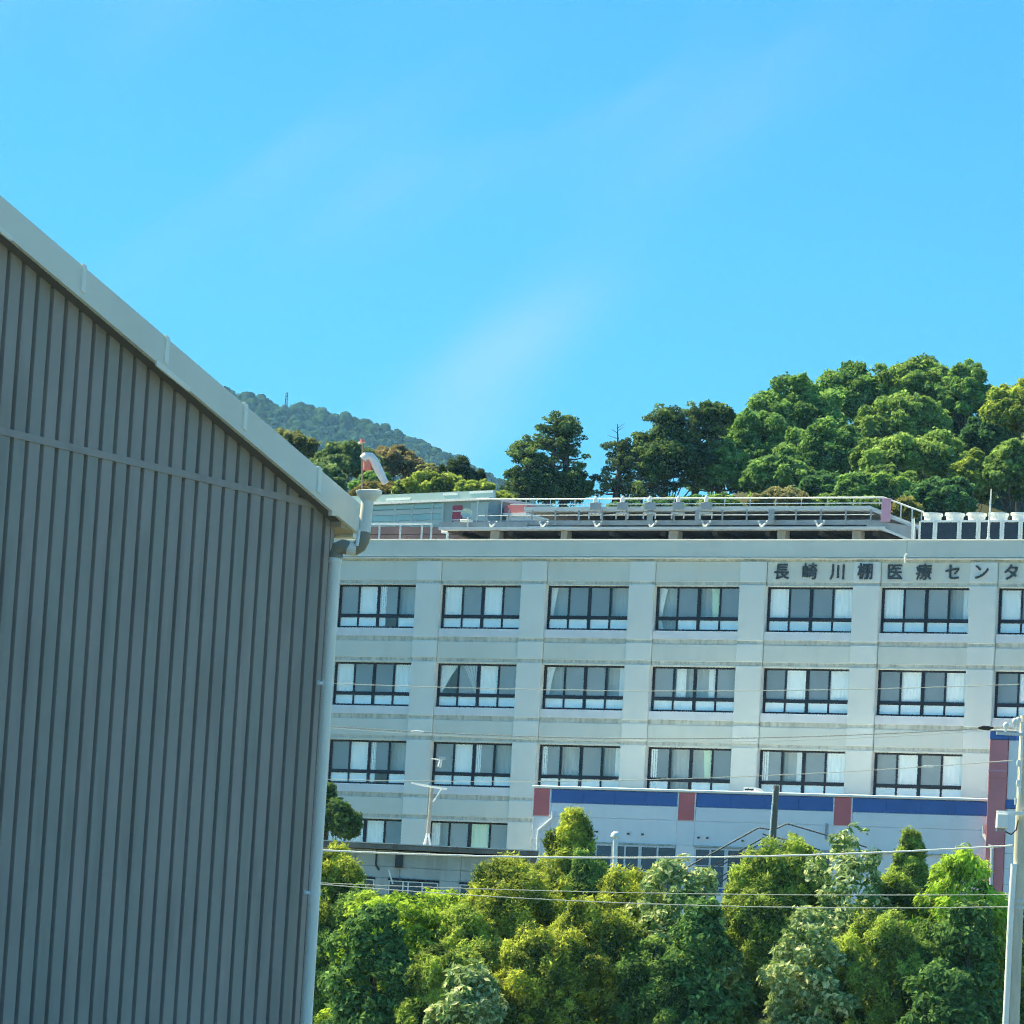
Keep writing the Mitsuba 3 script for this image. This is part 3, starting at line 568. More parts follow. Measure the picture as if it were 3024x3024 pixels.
mba().tube([[-1.37, -.10, 13.28], [-1.36, -.10, 12.95], [-2.05, -.12, 12.36], [-2.06, -.12, 8]], .075, 8).put('downpipe', 'm_white', A, smooth=40)
mba().tube([[20.44, -.10, 13.32], [20.46, -.10, 12.87], [21.1, -.70, 12.19], [21.13, -.70, 8]], .085, 8).put('downpipe', 'm_steel_light', A, smooth=40)
mba().box(13.6 - .9, 13.6 - .82, -.12, 0, 12.4, 13.15).put('vent_duct', 'm_steel', A)
k = thing('roof_hatch', 'small white roof hatch on the annex roof behind its coping', 'roof hatch')
b = mba(); b.hexa([[8.2, .6, 14.53], [9.0, .6, 14.53], [9.0, 1.4, 14.53], [8.2, 1.4, 14.53], [8.2, .6, 14.78], [8.75, .6, 14.78], [8.75, 1.4, 14.78], [8.2, 1.4, 14.78]]); b.put('lid', 'm_white', k)
mba().box(8.27, 8.72, .585, .6, 14.62, 14.71).put('opening', 'm_black', k)

S = thing('stair_tower', 'tall dull red stair tower with a blue cap at the right end of the annex', 'tower')
mba().bevel(20.74, 21.60, -.6, 4, 0, 17.20, .02).put('wall', 'm_red_faded', S)
mba().bevel(20.74, 21.60, -.62, 4, 17.21, 17.58, .02).put('blue_cap', 'm_blue', S)
mba().bevel(20.70, 22.05, -.68, 4, 17.59, 17.66, .02).put('coping', 'm_white', S)
mba().bevel(21.62, 21.98, -.58, 4, 17.21, 17.58, .02).put('blue_cap', 'm_blue', S)
mba().bevel(21.62, 25.0, -.5, 4, 14.47, 17.20, .02).put('side_wall', 'm_annex', S)
mba().bevel(21.62, 25.0, -.55, 4, 14.08, 14.45, .02).put('blue_band', 'm_blue', S)
mba().bevel(21.62, 25.0, -.5, 4, 0, 14.06, .02).put('side_wall', 'm_annex', S)
for z in (16.15, 15.75, 15.42): mba().box(20.74, 21.6, -.625, -.60, z, z + (.06 if z > 15.5 else .03)).put('ledge', 'm_pink' if z > 15.5 else 'm_red', S)
for z in (12.0, 11.3, 10.6): mba().box(21.62, 25, -.515, -.5, z, z + .03).put('joint_line', 'm_joint', S)
mba().box(22.3, 25, -.56, -.5, 10.2, 11.9).put('window_band', 'm_dark_glass', S)

RL = thing('stair_railing', 'dark bent handrails of an outdoor stair in front of the annex windows', 'railing')
def rail(p, r=.035): mba().tube([[x, -2.0 + .0 * i, z] for i, (x, z) in enumerate(p)], r, 8).put('handrail', 'm_rail_dark', RL, smooth=40)
rail([(5.6, 10.2), (7.82, 11.45), (10.05, 12.70), (10.15, 12.73), (10.70, 12.67)]); rail([(10.95, 12.69), (11.45, 12.94), (11.58, 12.95), (13.72, 12.44), (15.5, 12.0)])
rail([(10.32, 12.46), (10.72, 12.32), (11.12, 12.30), (11.78, 12.13), (13.2, 11.8)]); rail([(7.85, 10.84), (9.3, 11.66), (10.42, 12.29)], .03); rail([(8.1, 10.80), (9.5, 11.58), (10.68, 12.22)], .03)
rail([(8.08, 9.91), (9.18, 10.77), (10.4, 11.5)], .03); rail([(7.6, 9.9), (8.9, 10.75), (10.4, 11.75)], .03)
for x, z in ((9.3, 11.66), (10.36, 12.3)): mba().box(x - .03, x + .03, -2.03, -1.97, 8.0, z).put('post', 'm_rail_dark', RL)
mba().hexa([[5.6, -2.2, 8.6], [10.6, -2.2, 11.3], [10.6, -1.0, 11.3], [5.6, -1.0, 8.6], [5.6, -2.2, 8.75], [10.6, -2.2, 11.45], [10.6, -1.0, 11.45], [5.6, -1.0, 8.75]]) if False else None
k = thing('flue_pipe', 'white flue pipe with a mushroom cap rising behind the hedge', 'flue pipe')
f0 = at(1160, 1640, 165); f1 = at(1161, 1582, 165)
MB().tube([[f0[0], 165, 4], f0, f1], .10, 12).put('pipe', 'm_white', k, smooth=40)
MB().tube([f1, f1 + [0, 0, .06], f1 + [0, 0, .2], f1 + [0, 0, .28]], [.10, .20, .19, .08], 12).put('cap', 'm_white', k, smooth=60)

# ------------------------------------------------------------------ flat-roofed building on the left
B = thing('flat_roof_building', 'low stained pale building with a dark flat roof edge behind the hedge', 'building')
def quadbar(b, y0, y1, z): pass
b = MB(); b.hexa([[-12, 170, 9.90], [1.9, 170, 10.05], [1.9, 184, 10.05], [-12, 184, 9.90], [-12, 170, 10.11], [1.9, 170, 10.22], [1.9, 184, 10.22], [-12, 184, 10.11]]); b.put('roof_slab', 'm_concrete_old', B)
b = MB(); b.hexa([[-12.05, 169.9, 10.115], [1.95, 169.9, 10.225], [1.95, 184.1, 10.225], [-12.05, 184.1, 10.115], [-12.05, 169.9, 10.15], [1.95, 169.9, 10.265], [1.95, 184.1, 10.265], [-12.05, 184.1, 10.15]]); b.put('roof_flashing', 'm_alu', B)
for x0, x1 in ((-12, -5.72), (-5.70, -3.86), (-3.82, -1.3), (-1.28, 1.6)):
    MB().bevel(x0, x1, 170.8, 171.2, 9.28, 9.95, .015).put('wall_panel', 'm_flatwall', B)
    MB().bevel(x0, x1, 170.8, 171.2, 8.80, 9.26, .015).put('wall_panel', 'm_flatwall', B)
MB().box(-12, 1.6, 170.86, 180, 0, 9.9).put('wall_core', 'm_flatwall', B)
for x0, x1 in ((-6.9, -5.72), (-4.85, -4.30), (-2.16, -1.32), (-.6, 1.6)):
    MB().bevel(x0, x1, 170.78, 171.2, 0, 8.79, .015).put('pier', 'm_flatwall', B)
MB().tube([at(733, 1640, 170.3), at(741, 1668, 170.3)], .035, 6).put('conduit', 'm_white', B)
MB().bevel(-4.05, -3.72, 170.55, 170.79, 9.25, 9.86, .03).put('stain_spout', 'm_rail_dark', B)
MB().tube([[-4.85, 170.72, 9.9], [-4.85, 170.72, 9.3], [-4.7, 170.72, 9.1]], .04, 6).put('cable', 'm_rail_dark', B)
for x0, x1, cuts in ((-5.70, -4.87, ()), (-4.28, -2.2, (-3.67, -3.45, -2.86)), (-1.30, -.62, ())):
    w = key_of('window', B)
    b = MB(); b.box(x0, x1, 170.74, 170.84, 8.66, 8.70); b.box(x0, x1, 170.74, 170.84, 7.55, 7.62); b.box(x0, x0 + .05, 170.74, 170.84, 7.62, 8.66); b.box(x1 - .05, x1, 170.74, 170.84, 7.62, 8.66)
    for c in cuts: b.box(c - .03, c + .03, 170.73, 170.83, 7.62, 8.66)
    b.put('frame', 'm_white', w)
    ed = [x0 + .05, *cuts, x1 - .05]
    for a, c in zip(ed[:-1], ed[1:]): MB().box(a, c, 170.80, 170.855, 7.62, 8.66).put('pane', 'm_dark_glass', w)
    MB().box(x0 - .02, x1 + .02, 170.70, 170.9, 8.71, 8.79).put('head_slot', 'm_black', w)

k = thing('rooftop_pole', 'slender grey pole with a crossarm standing on the low flat roof', 'pole')
pa, pb = at(806, 1597, 174), at(815, 1484, 174)
MB().tube([pa, pb], [.085, .075], 10).put('shaft', 'm_concrete', k, smooth=40)
MB().tube([at(776, 1477, 173.8), at(800, 1482, 173.8), at(843, 1489, 173.8)], [.03, .045, .035], 8).put('crossarm', 'm_white', k, smooth=40)
MB().tube([at(834, 1487, 173.85), at(817, 1513, 173.85)], .025, 6).put('brace', 'm_white', k)
b = MB()
for dx in (-.16, .16): b.tube([pa + [dx, -.1, -.2], pa + [dx * .2, -.1, .55]], [.07, .04], 6)
b.put('foot_guard', 'm_white', k)
k = thing('wall_lamp', 'small lamp on a bracket beside the third floor window left of the annex', 'lamp')
q0, q1 = at(814, 1432, 199.6), at(834, 1434, 199.3)
MB().tube([q0 + [0, .8, 0], q0, q1], .035, 6).put('bracket', 'm_steel_light', k)
b = MB(); b.box(q1[0] - .15, q1[0] + .15, q1[1] - .12, q1[1] + .12, q1[2] + .02, q1[2] + .16); b.put('housing', 'm_steel_light', k)
MB().tube([q1 + [-.05, 0, .02], q1 + [-.12, -.05, -.35]], [.08, .10], 8).put('head', 'm_white', k, smooth=40)

# ------------------------------------------------------------------ street poles and wires
PY = 97.0
K = thing('utility_pole', 'round concrete utility pole with white cable duct at the right edge of the picture', 'utility pole')
pt = at(1935, 1352, PY); pb = at(1908, 1932, PY)
base = pb + (pb - pt) / (pb[2] - pt[2]) * (0 - pb[2]); base = np.array([pb[0] + .02, PY, 0])
top = np.array([pb[0] + (pt[0] - pb[0]) * .4, PY, pt[2]])
ptop = at(1934, 1350, PY)
MB().tube([[ptop[0] - .0, PY, 0], [ptop[0] - .0, PY, pb[2]], ptop], [.175, .165, .115], 20).put('shaft', 'm_pole', K, smooth=40)
xp = ptop[0]
def P(px, py, dy=0.0): return at(px, py, PY + dy)
MB().tube([P(1929, 1362, -.17), P(1926, 1440, -.17), P(1923, 1500, -.17)], .035, 8).put('duct', 'm_white', K, smooth=40)
MB().tube([P(1913, 1630, -.17), P(1907, 1720, -.17), P(1902, 1830, -.17), P(1897, 1935, -.17), P(1895, 1990, -.17)], .075, 10).put('duct', 'm_white', K, smooth=40)
a1, a2 = P(1881, 1533, -.25), P(1960, 1531, -.25)
MB().box(a1[0], a2[0], PY - .28, PY - .18, a1[2] - .03, a1[2] + .05).put('crossarm', 'm_white', K)
bx = P(1890, 1549, -.4)
MB().bevel(bx[0] - .13, bx[0] + .13, PY - .55, PY - .30, bx[2] - .17, bx[2] + .17, .02).put('meter_box', 'm_white', K)
b = MB()
for dx in (-.10, -.02, .06): b.tube([bx + [dx, 0, -.17], bx + [dx, 0, -.25]], .03, 6)
b.put('bushing', 'm_steel', K)
MB().tube([bx + [.1, 0, -.25], bx + [.25, .1, -.30], bx + [.38, .2, -.18], bx + [.42, .25, .05]], .018, 6).put('lead', 'm_black', K)
a1, a2 = P(1880, 1383, -.2), P(1960, 1383, -.2)
MB().box(a1[0], a2[0], PY - .24, PY - .16, a1[2] - .035, a1[2] + .035).put('crossarm', 'm_alu', K)
for px, py in ((1898, 1372), (1915, 1364), (1921, 1362)):
    q = P(px, py, -.2)
    MB().tube([q + [0, 0, -.14], q + [0, 0, -.05], q, q + [0, 0, .07], q + [0, 0, .12]], [.025, .03, .07, .075, .03], 10).put('insulator', 'm_white', K, smooth=50)
for px, py, r in ((1921, 1440, .05), (1920, 1478, .05), (1916, 1512, .04)):
    q = P(px, py, -.2); MB().tube([q + [0, 0, -.08], q, q + [0, 0, .08]], [.03, r, .03], 8).put('clamp', 'm_white', K, smooth=50)
for py in (1700, 1712): 
    q = P(1912, py); MB().tube([[xp, PY, q[2] - .03], [xp, PY, q[2] + .03]], .172, 20).put('band', 'm_steel_light', K, smooth=40)

k = thing('wooden_pole', 'dark brown wooden pole with a white strip added as its sunlit left edge in front of the annex', 'utility pole')
w0, w1 = at(1457, 1604, 152), at(1465, 1482, 152)
MB().tube([[w0[0], 152, 3], w0, w1], [.125, .12, .105], 12).put('shaft', 'm_wood_pole', k, smooth=40)
MB().tube([w0 + [-.12, -.06, -2], w0 + [-.12, -.06, 0], w1 + [-.10, -.06, -.15]], .03, 6).put('sunlit_strip', 'm_white', k, smooth=40)  # white tube added to stand for the sunlit left edge of the pole


def wire(label, pts, r, m='m_wire', Y=PY, name='overhead_wire', blobs=()):
    """pts: survey points along the wire; a smooth curve is laid through them and run on past the picture's left edge."""
    q = np.array([at(x, y, Y) for x, y in pts])
    c = np.polyfit(q[:, 0], q[:, 2], 2 if len(pts) > 2 else 1)
    x = np.linspace(q[0, 0] - 6, q[-1, 0], 50)
    k = thing(name, label, 'wire', None)
    MB().tube(np.stack([x, x * 0 + Y, np.polyval(c, x)], 1), r, 6).put('strand', m, k, smooth=True)
    for bx_, by_, br, bl, bm in blobs:
        p = at(bx_, by_, Y); z = np.polyval(c, p[0])
        MB().tube([[p[0] - bl, Y, z - .01], [p[0] - bl * .4, Y, z], [p[0] + bl * .4, Y, z], [p[0] + bl, Y, z + .01]], [br * .4, br, br, br * .4], 8).put('joint_sleeve', bm, k, smooth=50)
    return k


wire('thin pale wire crossing the second row of hospital windows', [(665, 1291), (1022, 1301), (1533, 1302), (1923, 1291)], .011, Y=103)
wire('wire bundle with a black sleeve just below the second row of hospital windows', [(628, 1370), (787, 1381), (1085, 1393), (1420, 1391), (1857, 1374)], .010, 'm_wire_dark', blobs=((1860, 1374, .055, .18, 'm_black'), (787, 1381, .035, .16, 'm_white')))
wire('faint wire running just under the black sleeved wire bundle', [(628, 1374), (1085, 1398), (1420, 1398), (1880, 1377)], .008, Y=97.3)
wire('pale wire with a small white sleeve across the third row of hospital windows', [(768, 1474), (958, 1474), (1190, 1471), (1421, 1465), (1751, 1447), (1910, 1434)], .010, Y=97.1, blobs=((1751, 1447, .03, .15, 'm_white'),))
wire('thick white cable along the top of the hedge', [(609, 1604), (958, 1617), (1046, 1617.5), (1421, 1615.5), (1700, 1606), (1910, 1595.6)], .022, 'm_white', Y=96.9)
wire('upper of the two thin wires in front of the hedge', [(606, 1667), (958, 1676), (1117, 1683), (1469, 1690), (1910, 1687)], .009, Y=97.2)
wire('lower of the two thin wires in front of the hedge', [(606, 1668), (847, 1687), (1054, 1698), (1196, 1704.6), (1469, 1711), (1910, 1710.7)], .011, Y=97.0)

# ------------------------------------------------------------------ grey gable-end shed, near left
PHI = 0.57773
FS = frame([-2.116, 47.685, 0], math.pi / 2 - PHI)          # x along the gable wall (0 at its far corner), y behind the wall, z up
G = thing('grey_shed', 'grey ribbed metal gable wall with a pale sloping fascia in the left foreground', 'building')
def mbs(): return MB(FS)
SL = 0.3375
def roof_z(u): return 8.755 - SL * u                           # lower edge of the fascia above the ground
def wallz(u): return np.minimum(roof_z(u), roof_z(-19.0 - u))
ZT0, ZT1 = 8.875, 8.955
tones = ['m_siding_a', 'm_siding_b', 'm_siding_c', 'm_siding_a']
rs = random.Random(3)
g0 = -5.655
mbs().add([[-19, .08, 0], [-.02, .08, 0], [-.02, .08, 8.93], [-9.5, .08, 12.05], [-19, .08, 8.93]], [[0, 1, 2], [0, 2, 3], [0, 3, 4]]).put('groove_shade_sheet', 'm_groove_shade', G)  # dark sheet added behind the planks, its colour giving the groove shade
for j in range(-20, 23):
    ga, gb = g0 + .25 * j + .020, g0 + .25 * (j + 1) - .020
    if j == 22: gb = -.012
    for up in (0, 1):
        if up and gb > -.35: continue
        dx = -.012 if up else 0
        a, c = ga + dx, gb + dx
        z0 = ZT1 if up else 0.0
        z1a, z1b = (wallz(a) + .22, wallz(c) + .22) if up else (ZT0, ZT0)
        if up == 0: z1a, z1b = min(ZT0, wallz(a) + .2), min(ZT0, wallz(c) + .2)
        e = .014; v = -.006
        b = mbs()
        b.add([[a, .075, z0], [a + e, 0, z0], [c - e, 0, z0], [c, .075, z0], [a, .075, z1a], [a + e, 0, z1a], [c - e, 0, z1b], [c, .075, z1b]],
              [[0, 1, 5], [0, 5, 4], [1, 2, 6], [1, 6, 5], [2, 3, 7], [2, 7, 6]])
        b.put('siding_plank', tones[rs.randrange(4)], G)
b = mbs(); b.hexa([[-19, -.018, ZT0], [-.35, -.018, ZT0], [-.35, .05, ZT0], [-19, .05, ZT0], [-19, -.018, ZT1], [-.35, -.018, ZT1], [-.35, .05, ZT1], [-19, .05, ZT1]]); b.put('belt_trim', 'm_siding_b', G)
mbs().box(-.02, .05, -.008, .12, 0, 8.95).put('corner_trim', 'm_siding_a', G)
mbs().box(-.02, 0.03, .12, 16, 0, 8.9).put('long_wall', 'm_siding_a', G)
mbs().box(-19, -18.9, .06, 16, 0, 8.9).put('long_wall', 'm_siding_a', G)
TH = .35
laps = [0.29, -0.62, -2.13, -3.65, -5.18, -6.70, -8.22, -9.5]
for i, (x1, x0) in enumerate(zip(laps[:-1], laps[1:])):
    off = .004 * (i % 2)
    lo = lambda u: roof_z(u) - (0.0 if u < .3 else 0.0)
    b = mbs(); b.hexa([[x0, -.20 - off, roof_z(x0)], [x1, -.20 - off, roof_z(x1)], [x1, -.15, roof_z(x1)], [x0, -.15, roof_z(x0)],
                       [x0, -.20 - off, roof_z(x0) + TH], [x1, -.20 - off, roof_z(x1) + TH], [x1, -.15, roof_z(x1) + TH], [x0, -.15, roof_z(x0) + TH]])
    b.put('fascia_panel', 'm_fascia', G)
    if i:
        b = mbs(); b.hexa([[x1 - .02, -.222, roof_z(x1) + .07], [x1 + .045, -.222, roof_z(x1) + .05], [x1 + .045, -.15, roof_z(x1) + .05], [x1 - .02, -.15, roof_z(x1) + .07],
                           [x1 - .02, -.222, roof_z(x1) + TH + .022], [x1 + .045, -.222, roof_z(x1) + TH - .0], [x1 + .045, -.1, roof_z(x1) + TH], [x1 - .02, -.1, roof_z(x1) + TH + .022]])
        b.put('lap_strap', 'm_fascia_cap', G)
for xa in (-3.80, -7.02):
    b = mbs(); b.hexa([[xa, -.215, roof_z(xa) - .045], [xa + .62, -.215, roof_z(xa + .62) - .03], [xa + .62, -.19, roof_z(xa + .62) - .03], [xa, -.19, roof_z(xa) - .045],
                       [xa, -.215, roof_z(xa) + .02], [xa + .62, -.225, roof_z(xa + .62) + .02], [xa + .62, -.19, roof_z(xa + .62) + .02], [xa, -.19, roof_z(xa) + .02]])
    b.put('lap_plate', 'm_fascia_cap', G)
# left slope beyond the ridge, out of the picture
b = mbs(); b.hexa([[-19.3, -.20, roof_z(.29)], [-9.5, -.20, roof_z(-9.5)], [-9.5, -.15, roof_z(-9.5)], [-19.3, -.15, roof_z(.29)], [-19.3, -.20, roof_z(.29) + TH], [-9.5, -.20, roof_z(-9.5) + TH], [-9.5, -.15, roof_z(-9.5) + TH], [-19.3, -.15, roof_z(.29) + TH]]); b.put('fascia_panel', 'm_fascia', G)
b = mbs()
for x0, x1, s in ((-9.5, .29, 1), (-19.3, -9.5, -1)):
    za, zb = (roof_z(x0), roof_z(x1)) if s > 0 else (roof_z(.29), roof_z(-9.5))
    b.hexa([[x0, -.15, za + TH - .06], [x1, -.15, zb + TH - .06], [x1, 16.2, zb + TH - .06], [x0, 16.2, za + TH - .06], [x0, -.15, za + TH - .012], [x1, -.15, zb + TH - .012], [x1, 16.2, zb + TH - .012], [x0, 16.2, za + TH - .012]])
b.put('roof_sheet', 'm_roof_metal', G)
b = mbs(); b.hexa([[-9.5, -.15, roof_z(-9.5) + .005], [.27, -.15, roof_z(.27) + .005], [.27, .05, roof_z(.27) + .005], [-9.5, .05, roof_z(-9.5) + .005], [-9.5, -.15, roof_z(-9.5) + .05], [.27, -.15, roof_z(.27) + .05], [.27, .05, roof_z(.27) + .05], [-9.5, .05, roof_z(-9.5) + .05]]); b.put('soffit', 'm_soffit_shade', G)  # coloured dark for the shadow line below the fascia
# boxed eave end and gutter along the long side
e = trimesh.creation.extrude_polygon(Polygon([(-.29, 8.80), (-.13, 8.815), (.27, 8.70), (.29, 8.74), (.20, 8.84), (-.29, 8.90)]), .05, engine='earcut'); v = np.array(e.vertices)
mbs().add(np.stack([v[:, 0], -.197 + v[:, 2], v[:, 1]], 1), np.array(e.faces)[:, ::-1]).put('eave_cap', 'm_fascia', G)
b = mbs(); b.hexa([[-.02, -.147, 8.70], [.25, -.147, 8.66], [.25, 16, 8.66], [-.02, 16, 8.70], [-.02, -.147, 8.80], [.25, -.147, 8.72], [.25, 16, 8.72], [-.02, 16, 8.80]]); b.put('eave_box', 'm_soffit', G)
mbs().box(.30, .44, -.10, 16, 8.62, 8.76).put('gutter', 'm_pvc', G)
SY = 47.3
def Q(px, py, dy=0.0): return at(px, py, SY + dy)
MB().tube([Q(695, 930), Q(690, 975), Q(687, 1006)], .073, 20).put('rain_hopper', 'm_pvc', G, smooth=40)
MB().tube([Q(695, 945), Q(695.5, 938), Q(696, 932), Q(696.2, 927), Q(696.2, 925.5)], [.08, .12, .15, .155, .145], 24).put('hopper_rim', 'm_white', G, smooth=40)
MB().tube([Q(687, 1004), Q(685, 1018), Q(679, 1030), Q(668, 1036), Q(660, 1036)], [.078, .08, .08, .078, .074], 16).put('elbow', 'm_pvc_brown', G, smooth=60)
MB().tube([Q(672, 1036), Q(664, 1035.5), Q(655, 1034)], [.082, .083, .08], 16).put('coupling', 'm_pvc', G, smooth=60)
MB().tube([Q(658, 1034), Q(646, 1031), Q(638, 1034), Q(634, 1046), Q(633.5, 1056)], [.08, .086, .088, .084, .078], 16).put('elbow', 'm_pvc_brown', G, smooth=60)
MB().tube([Q(673, 1030, -.08), Q(676, 1012, -.08), Q(677.5, 999, -.08)], .022, 8).put('strap_arm', 'm_white', G, smooth=40)
MB().tube([Q(633.5, 1053), Q(632.5, 1062)], .079, 16).put('pipe_collar', 'm_pvc', G, smooth=40)
d0 = Q(633, 1056)
px_, py_ = d0[0], d0[1]
MB().tube([[px_, py_, d0[2]], [px_, py_, 4.0], [px_, py_, 0]], .064, 20).put('downpipe', 'm_pvc', G, smooth=40)
for py in (1290, 1687):
    z = Q(620, py)[2]
    cl = MB(); cl.tube([[px_, py_, z - .025], [px_, py_, z + .025]], .070, 20); cl.tube([[px_ - .10, py_ - .04, z], [px_ - .045, py_ - .02, z]], .022, 8); cl.put('pipe_clamp', 'm_white', G, smooth=40)
    MB().tube([[px_ - .125, py_ - .06, z], [px_ - .10, py_ - .05, z]], [.03, .03], 8).put('clamp_bolt', 'm_alu', G)

# ------------------------------------------------------------------ trees and shrubs
def unit(v): return v / (np.linalg.norm(v, axis=-1, keepdims=True) + 1e-12)


def leaf_quads(rng, P, N, L, W, tdir=None, spread=0.8, fold=0.18):
    """Leaves at P facing about N: rhombs of length L and width W, folded along the midrib."""
    n = len(P)
    nn = unit(N + spread * rng.standard_normal((n, 3)))
    t = rng.standard_normal((n, 3)) if tdir is None else tdir + 0.45 * rng.standard_normal((n, 3))
    t = unit(t - (t * nn).sum(1, keepdims=True) * nn); b = np.cross(nn, t)
    L = (L * rng.uniform(.65, 1.3, n))[:, None]; W = (W * rng.uniform(.7, 1.25, n))[:, None]
    c = nn * W * fold
    V = np.stack([P - t * L * .5, P + b * W * .5 + c, P + t * L * .5, P - b * W * .5 + c], 1)
    k = 4 * np.arange(n)[:, None]
    F = np.concatenate([k + [[0, 1, 2]], k + [[0, 2, 3]]])
    return V.reshape(-1, 3), F


def needle_tris(rng, P, N, L, W, tdir, spread=.6):
    """Scale-leaf sprays: one slim triangle each."""
    n = len(P)
    nn = unit(N + spread * rng.standard_normal((n, 3)))
    t = tdir + .6 * rng.standard_normal((n, 3)); t = unit(t - (t * nn).sum(1, keepdims=True) * nn); b = np.cross(nn, t)
    L = (L * rng.uniform(.6, 1.35, n))[:, None]; W = (W * rng.uniform(.7, 1.3, n))[:, None]
    return np.stack([P - b * W * .5, P + b * W * .5, P + t * L], 1).reshape(-1, 3), np.arange(3 * n).reshape(-1, 3)


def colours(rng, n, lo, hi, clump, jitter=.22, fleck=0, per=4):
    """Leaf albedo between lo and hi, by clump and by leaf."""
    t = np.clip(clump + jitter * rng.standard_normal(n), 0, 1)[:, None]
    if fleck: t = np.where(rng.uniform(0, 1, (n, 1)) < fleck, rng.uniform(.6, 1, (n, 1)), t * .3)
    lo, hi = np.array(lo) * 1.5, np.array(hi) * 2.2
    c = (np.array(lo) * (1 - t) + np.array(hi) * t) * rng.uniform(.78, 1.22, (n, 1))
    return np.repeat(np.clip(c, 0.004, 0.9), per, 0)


def limbs(rng, foot, center, R, targets, thick):
    b = MB()
    fork = foot * .25 + center * .75 + [0, 0, -R[2] * .35]
    b.tube([foot, foot * .6 + fork * .4 + rng.normal(0, thick * .6, 3), fork], [thick, thick * .8, thick * .6], 7)
    for t in targets:
        m = fork * .5 + t * .5 + rng.normal(0, .12 * R[0], 3) + [0, 0, .08 * R[2]]
        b.tube([fork, m, t], [thick * .45, thick * .28, thick * .1], 5, cap=False)
    return b


def crown_clumps(rng, center, R, n, up=-.35, inset=.15):
    """Clump centres on the surface of an ellipsoid, evenly spread."""
    i = np.arange(int(n * 1.35)); z = 1 - 2 * (i + .5) / len(i); ph = i * 2.399963 + rng.uniform(0, 6)
    d = np.stack([np.sqrt(1 - z * z) * np.cos(ph), np.sqrt(1 - z * z) * np.sin(ph), z], 1) + .16 * rng.standard_normal((len(i), 3))
    d = unit(d); d = d[d[:, 2] > up]
    s = rng.uniform(.62, 1.0, (len(d), 1)) * (1 + .22 * (meshkit.noise(d * 1.7 + rng.uniform(0, 50, 3)) - .5)[:, None] * 2)
    return center + d * (s * (1 - inset)) * R, d


def broadleaf(name, label, cat, center, R, lo, hi, n_clumps=46, rc=.30, leaves=15000, L=.42, W=.24, group=None, mat_='m_leaf', ground=None, up=-.45, seed=0, droop=0.0, trunk=True, gaps=0.0):
    rng = np.random.default_rng(seed + 1000)
    R = np.asarray(R, float); center = np.asarray(center, float)
    C, D = crown_clumps(rng, center, R, n_clumps, up, .75 * rc)
    if gaps: 
        keep = rng.uniform(0, 1, len(C)) > gaps; C, D = C[keep], D[keep]
    rad = rc * R.mean() * rng.uniform(.65, 1.35, len(C))
    back = np.where(D[:, 1] > .35, .45, 1.0)
    w = rad ** 2 * back; cnt = rng.multinomial(leaves, w / w.sum())
    which = np.repeat(np.arange(len(C)), cnt); n = len(which)
    d = unit(rng.standard_normal((n, 3)) + .75 * D[which] + [0, -.12, .30])
    rr = np.abs(1 - np.abs(rng.normal(0, .22, n)))
    lump = 1 + .45 * (meshkit.noise(d * 2.3 + which[:, None] * 3.7) - .5) * 2
    P = C[which] + d * (rad[which] * rr * lump)[:, None] * [1, 1, .82] + rng.normal(0, .10, (n, 3)) * rad[which][:, None]
    P[:, 2] -= droop * rad[which] * rng.uniform(0, 1, n) ** 2
    clump = rng.uniform(.1, .9, len(C))[which] * .75 + .25 * np.clip(d[:, 2] * .5 + .5, 0, 1) * rr  # upper outer leaves lighter: new growth, with lit tops put into the colour
    V, F = leaf_quads(rng, P, d * .65 + [-.15, -.05, .75], L, W, None if not droop else np.tile([0, 0, -droop], (n, 1)))
    k = thing(name, label, cat, group)
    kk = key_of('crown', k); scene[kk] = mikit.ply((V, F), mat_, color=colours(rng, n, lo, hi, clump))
    g = ground if ground is not None else center[2] - R[2] * 1.5
    if trunk:
        tg = C[rng.choice(len(C), min(9, len(C)), replace=False)]
        tk = key_of('trunk', k); scene[tk] = mikit.ply(limbs(rng, np.array([center[0], center[1], g]), center, R, tg, .035 * R.mean() + .05).mesh(), 'm_bark', smooth=50)
    return k


